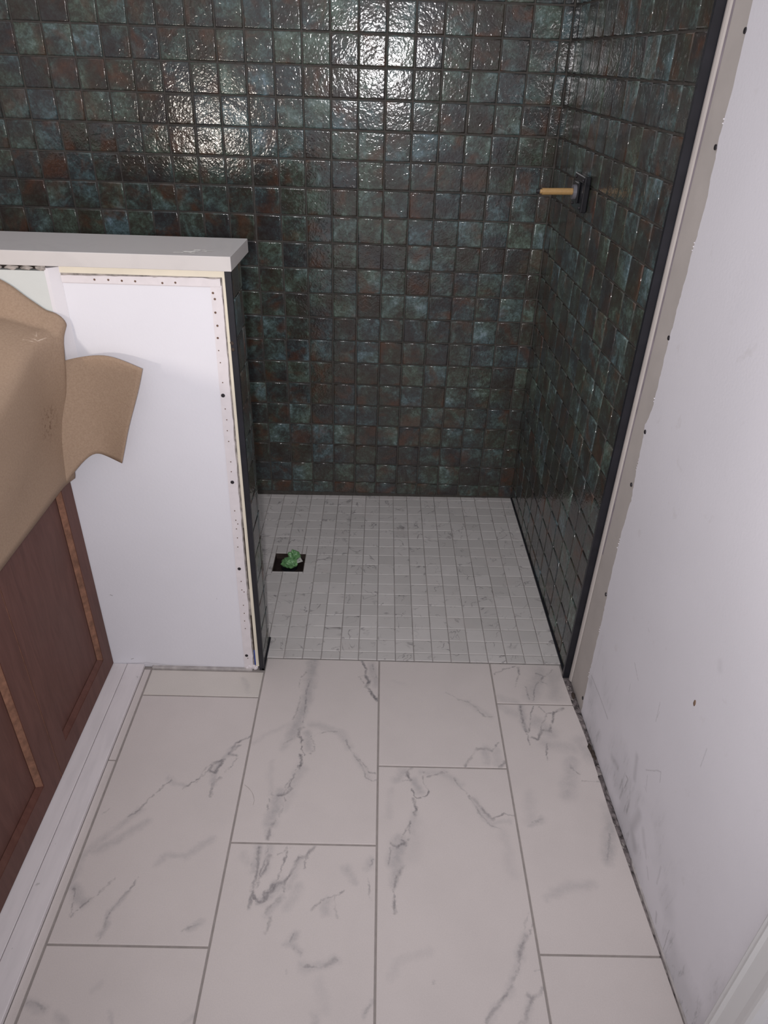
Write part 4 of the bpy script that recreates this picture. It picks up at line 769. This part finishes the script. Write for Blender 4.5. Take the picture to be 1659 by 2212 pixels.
# ---------------------------------------------------------------- vanity cabinet
vc = root('vanity_cabinet', (-0.96, -0.75, 0.012))
def vloc(o): o.location = (0.96, 0.75, -0.012); return o
CX = -0.700
vloc(boxo('body', (-1.25, CX - .019, -1.46, -0.044, 0.012, 0.840), M['wood'], vc))
def door(y0, y1, inl, inr, zb, zt):
    """frame and panel door; inl/inr = the panel opening"""
    z0, z1 = 0.0135, 0.830
    bm = bmesh.new()
    def add(ya, yb, za, zb_): box(bm, CX - .019, CX, ya, yb, za, zb_)
    add(y0, inl, z0, z1); add(inr, y1, z0, z1); add(inl, inr, z0, zb); add(inl, inr, zt, z1)
    d = vloc(mesh_obj('door', bm, M['wood'], vc))
    p = boxo('panel', (CX - .015, CX - .011, inl - .003, inr + .003, zb - .003, zt + .003), M['wood'], d)
    mw = 0.012
    def mould(name, q):
        b = bmesh.new(); vs = [b.verts.new(c) for c in q]; b.faces.new(vs); bmesh.ops.recalc_face_normals(b, faces=b.faces)
        for f in b.faces:
            if f.normal.x < 0: f.normal_flip()
        return mesh_obj(name, b, M['wood_edge'] if name == 'pale_moulding' else M['wood'], d)
    X0, X1 = CX - .0015, CX - .0100
    mould('pale_moulding', ((X0, inr, zb), (X0, inr, zt), (X1, inr - mw, zt - mw), (X1, inr - mw, zb + mw)))  # lighter tone on this one side of the panel opening
    mould('moulding', ((X0, inl, zb), (X0, inl, zt), (X1, inl + mw, zt - mw), (X1, inl + mw, zb + mw)))
    mould('moulding', ((X0, inl, zb), (X0, inr, zb), (X1, inr - mw, zb + mw), (X1, inl + mw, zb + mw)))
    mould('moulding', ((X0, inl, zt), (X0, inr, zt), (X1, inr - mw, zt - mw), (X1, inl + mw, zt - mw)))
    return d
door(-0.3945, -0.0440, -0.345, -0.092, 0.0700, 0.770)
door(-0.7600, -0.3975, -0.705, -0.463, 0.0700, 0.770)
door(-1.1100, -0.7630, -1.055, -0.820, 0.0700, 0.770)
door(-1.4600, -1.1130, -1.405, -1.165, 0.0700, 0.770)
vloc(boxo('door_gap_highlight', (CX - .003, CX + .0003, -0.3975, -0.3962, 0.0135, 0.830), M['wood_edge'], vc))  # thin pale strip painting the highlight along the door gap
tag(vc, 'reddish brown vanity cabinet with recessed panel doors beside the white floor boards', 'cabinet')
ct = root('vanity_counter', (-0.95, -0.75, 0.840))
o = boxo('slab', (-1.26, -0.668, -1.47, -0.0545, 0.8405, 0.866), M['quartz'], ct, .001); o.location = (0.95, 0.75, -0.840)
tag(ct, 'white stone vanity counter hidden under the brown paper', 'counter')

# ---------------------------------------------------------------- masking paper
pp = root('masking_paper', (-0.9, -0.7, 0.867))
def lerp(a, b, t): return a + (b - a) * t
def sm(t): t = max(0, min(1, t)); return t * t * (3 - 2 * t)
def interp(x, tab):
    if x <= tab[0][0]: return tab[0][1]
    for (a, va_), (b, vb_) in zip(tab, tab[1:]):
        if x <= b: return lerp(va_, vb_, (x - a) / (b - a))
    return tab[-1][1]
def border(x): return interp(x, [(-1.25, 1.03), (-0.80, 1.026), (-0.738, 1.014), (-0.715, 0.999), (-0.694, 0.979), (-0.665, 0.956), (-0.640, 0.933), (-0.622, 0.905)])
def crease(x): return interp(x, [(-1.25, 0.955), (-0.78, 0.949), (-0.72, 0.944), (-0.66, 0.925), (-0.622, 0.896)])
def topz(x, y):
    base = 0.868 + 0.060 * sm((-0.40 - y) / 0.08); cr = crease(x); yc = -0.088  # unseen swell in the paper, added to shape the lamp's shadow on the knee wall
    if y <= yc: return base + (cr - base) * sm((y + 0.36) / (0.36 + yc)) + 0.002 * noise.noise(Vector((x * 7, y * 6, 0)))
    return lerp(cr, border(x), ((y - yc) / (YF - .014 - yc)) ** 0.9)
def xedge(y): return lerp(-0.652, -0.6265, sm((y + 0.16) / 0.11))
ys = [-1.45, -1.2, -1.0, -0.9, -0.86, -0.82, -0.78, -0.74, -0.7, -0.66, -0.62, -0.58, -0.52, -0.45, -0.4, -0.36, -0.32, -0.28, -0.24, -0.20, -0.165, -0.135, -0.11, -0.098, -0.090, -0.084, -0.075, -0.066, -0.0565]
NS = 44
bm = bmesh.new(); grid = []
for j, y in enumerate(ys):
    col = []; xe = xedge(y)
    for i in range(NS + 1):
        x = lerp(-1.24, xe - 0.034, (i / NS) ** 0.8)
        yy = min(y, YF - .016)
        col.append(Vector((x, yy, topz(x, yy))))
    zc = topz(xe - 0.034, y); R = 0.030
    for a in (18, 38, 58, 78):
        ra = math.radians(a); col.append(Vector((xe - 0.034 + 0.034 * math.sin(ra), y, zc - R * (1 - math.cos(ra)))))
    zt_ = zc - R
    # drape
    if y < -0.078:
        zb_ = 0.612 if y < -0.14 else lerp(0.612, 0.598, (y + 0.14) / 0.06)
        for k in range(1, 9):
            f = k / 8; x = lerp(xe, -0.6655, sm(f)) + 0.004 * math.sin(f * 3.1) * noise.noise(Vector((y * 4, f * 2, 3))) * 2
            col.append(Vector((x, y, lerp(zt_, zb_, f))))
    else:
        f0 = (y + 0.078) / 0.0215
        for k in range(1, 9):
            f = k / 8; drop = lerp(0.050, 0.006, f0)
            col.append(Vector((lerp(xe, -0.652, f * 0.8), y + 0.0, zt_ - drop * f)))
    grid.append(col)
V = [[bm.verts.new(c) for c in col] for col in grid]
for a, b in zip(V, V[1:]):
    for i in range(len(a) - 1): bm.faces.new((a[i], a[i + 1], b[i + 1], b[i]))
bmesh.ops.recalc_face_normals(bm, faces=bm.faces)
def paper_mods(o, th=0.0006):
    m1 = o.modifiers.new('round', 'SUBSURF'); m1.levels = 1; m1.render_levels = 1
    m2 = o.modifiers.new('thickness', 'SOLIDIFY'); m2.thickness = th; m2.offset = 0
o = mesh_obj('sheet', bm, M['paper'], pp, True); o.location = (0.9, 0.7, -0.867); paper_mods(o)
bm = bmesh.new()
FT = [(-0.6485, -0.078, 0.8565), (-0.6305, -0.071, 0.8601), (-0.6061, -0.066, 0.8647), (-0.5607, -0.07, 0.8723), (-0.5235, -0.078, 0.8641), (-0.4831, -0.09, 0.8519)]
FB = [(-0.6703, -0.135, 0.6074), (-0.6498, -0.105, 0.6354), (-0.6175, -0.085, 0.6641), (-0.5978, -0.078, 0.6523), (-0.5793, -0.082, 0.645), (-0.5592, -0.092, 0.6411)]
V = []
for a, b in zip(FT, FB):
    a, b = Vector(a), Vector(b); V.append([bm.verts.new(a.lerp(b, k / 6) + Vector((0.0015 * math.sin(k * 1.3), 0, 0))) for k in range(7)])
for a, b in zip(V, V[1:]):
    for i in range(6): bm.faces.new((a[i], a[i + 1], b[i + 1], b[i]))
# hold the outer corners sharp
cl = bm.edges.layers.float.new('crease_edge')
o = mesh_obj('flap', bm, M['paper'], pp, True); o.location = (0.9, 0.7, -0.867)
m1 = o.modifiers.new('round', 'SUBSURF'); m1.levels = 2; m1.render_levels = 2; m1.boundary_smooth = 'PRESERVE_CORNERS'
m2 = o.modifiers.new('thickness', 'SOLIDIFY'); m2.thickness = 0.0006; m2.offset = 0
tag(pp, 'brown masking paper draped over the vanity counter and hanging down its front', 'paper')

# ---------------------------------------------------------------- white boards along the cabinet
def plank(name, x0, x1, zt_):
    bm = bmesh.new(); box(bm, x0, x1, -2.15, -0.0415, 0.0, zt_, 0.0010, 1)
    return structure(mesh_obj(name, bm, M['white_board']))
plank('trim_2', -0.7350, -0.6655, 0.0105)
plank('trim_3', -0.6640, -0.6195, 0.0110)

# small loose bits lying on the tiles
bm = bmesh.new(); prev = None; pts = [(-0.297, -0.3976), (-0.2867, -0.4057), (-0.2779, -0.4158), (-0.2717, -0.428), (-0.2691, -0.438), (-0.2703, -0.4481)]
for a, b in zip(pts, pts[1:]): cyl(bm, (*a, 0.0006), (*b, 0.0006), 0.00025, seg=6)
tag(mesh_obj('hair_strand', bm, M['core']), 'thin curled dark hair lying on the veined floor tile near the half wall', 'hair')
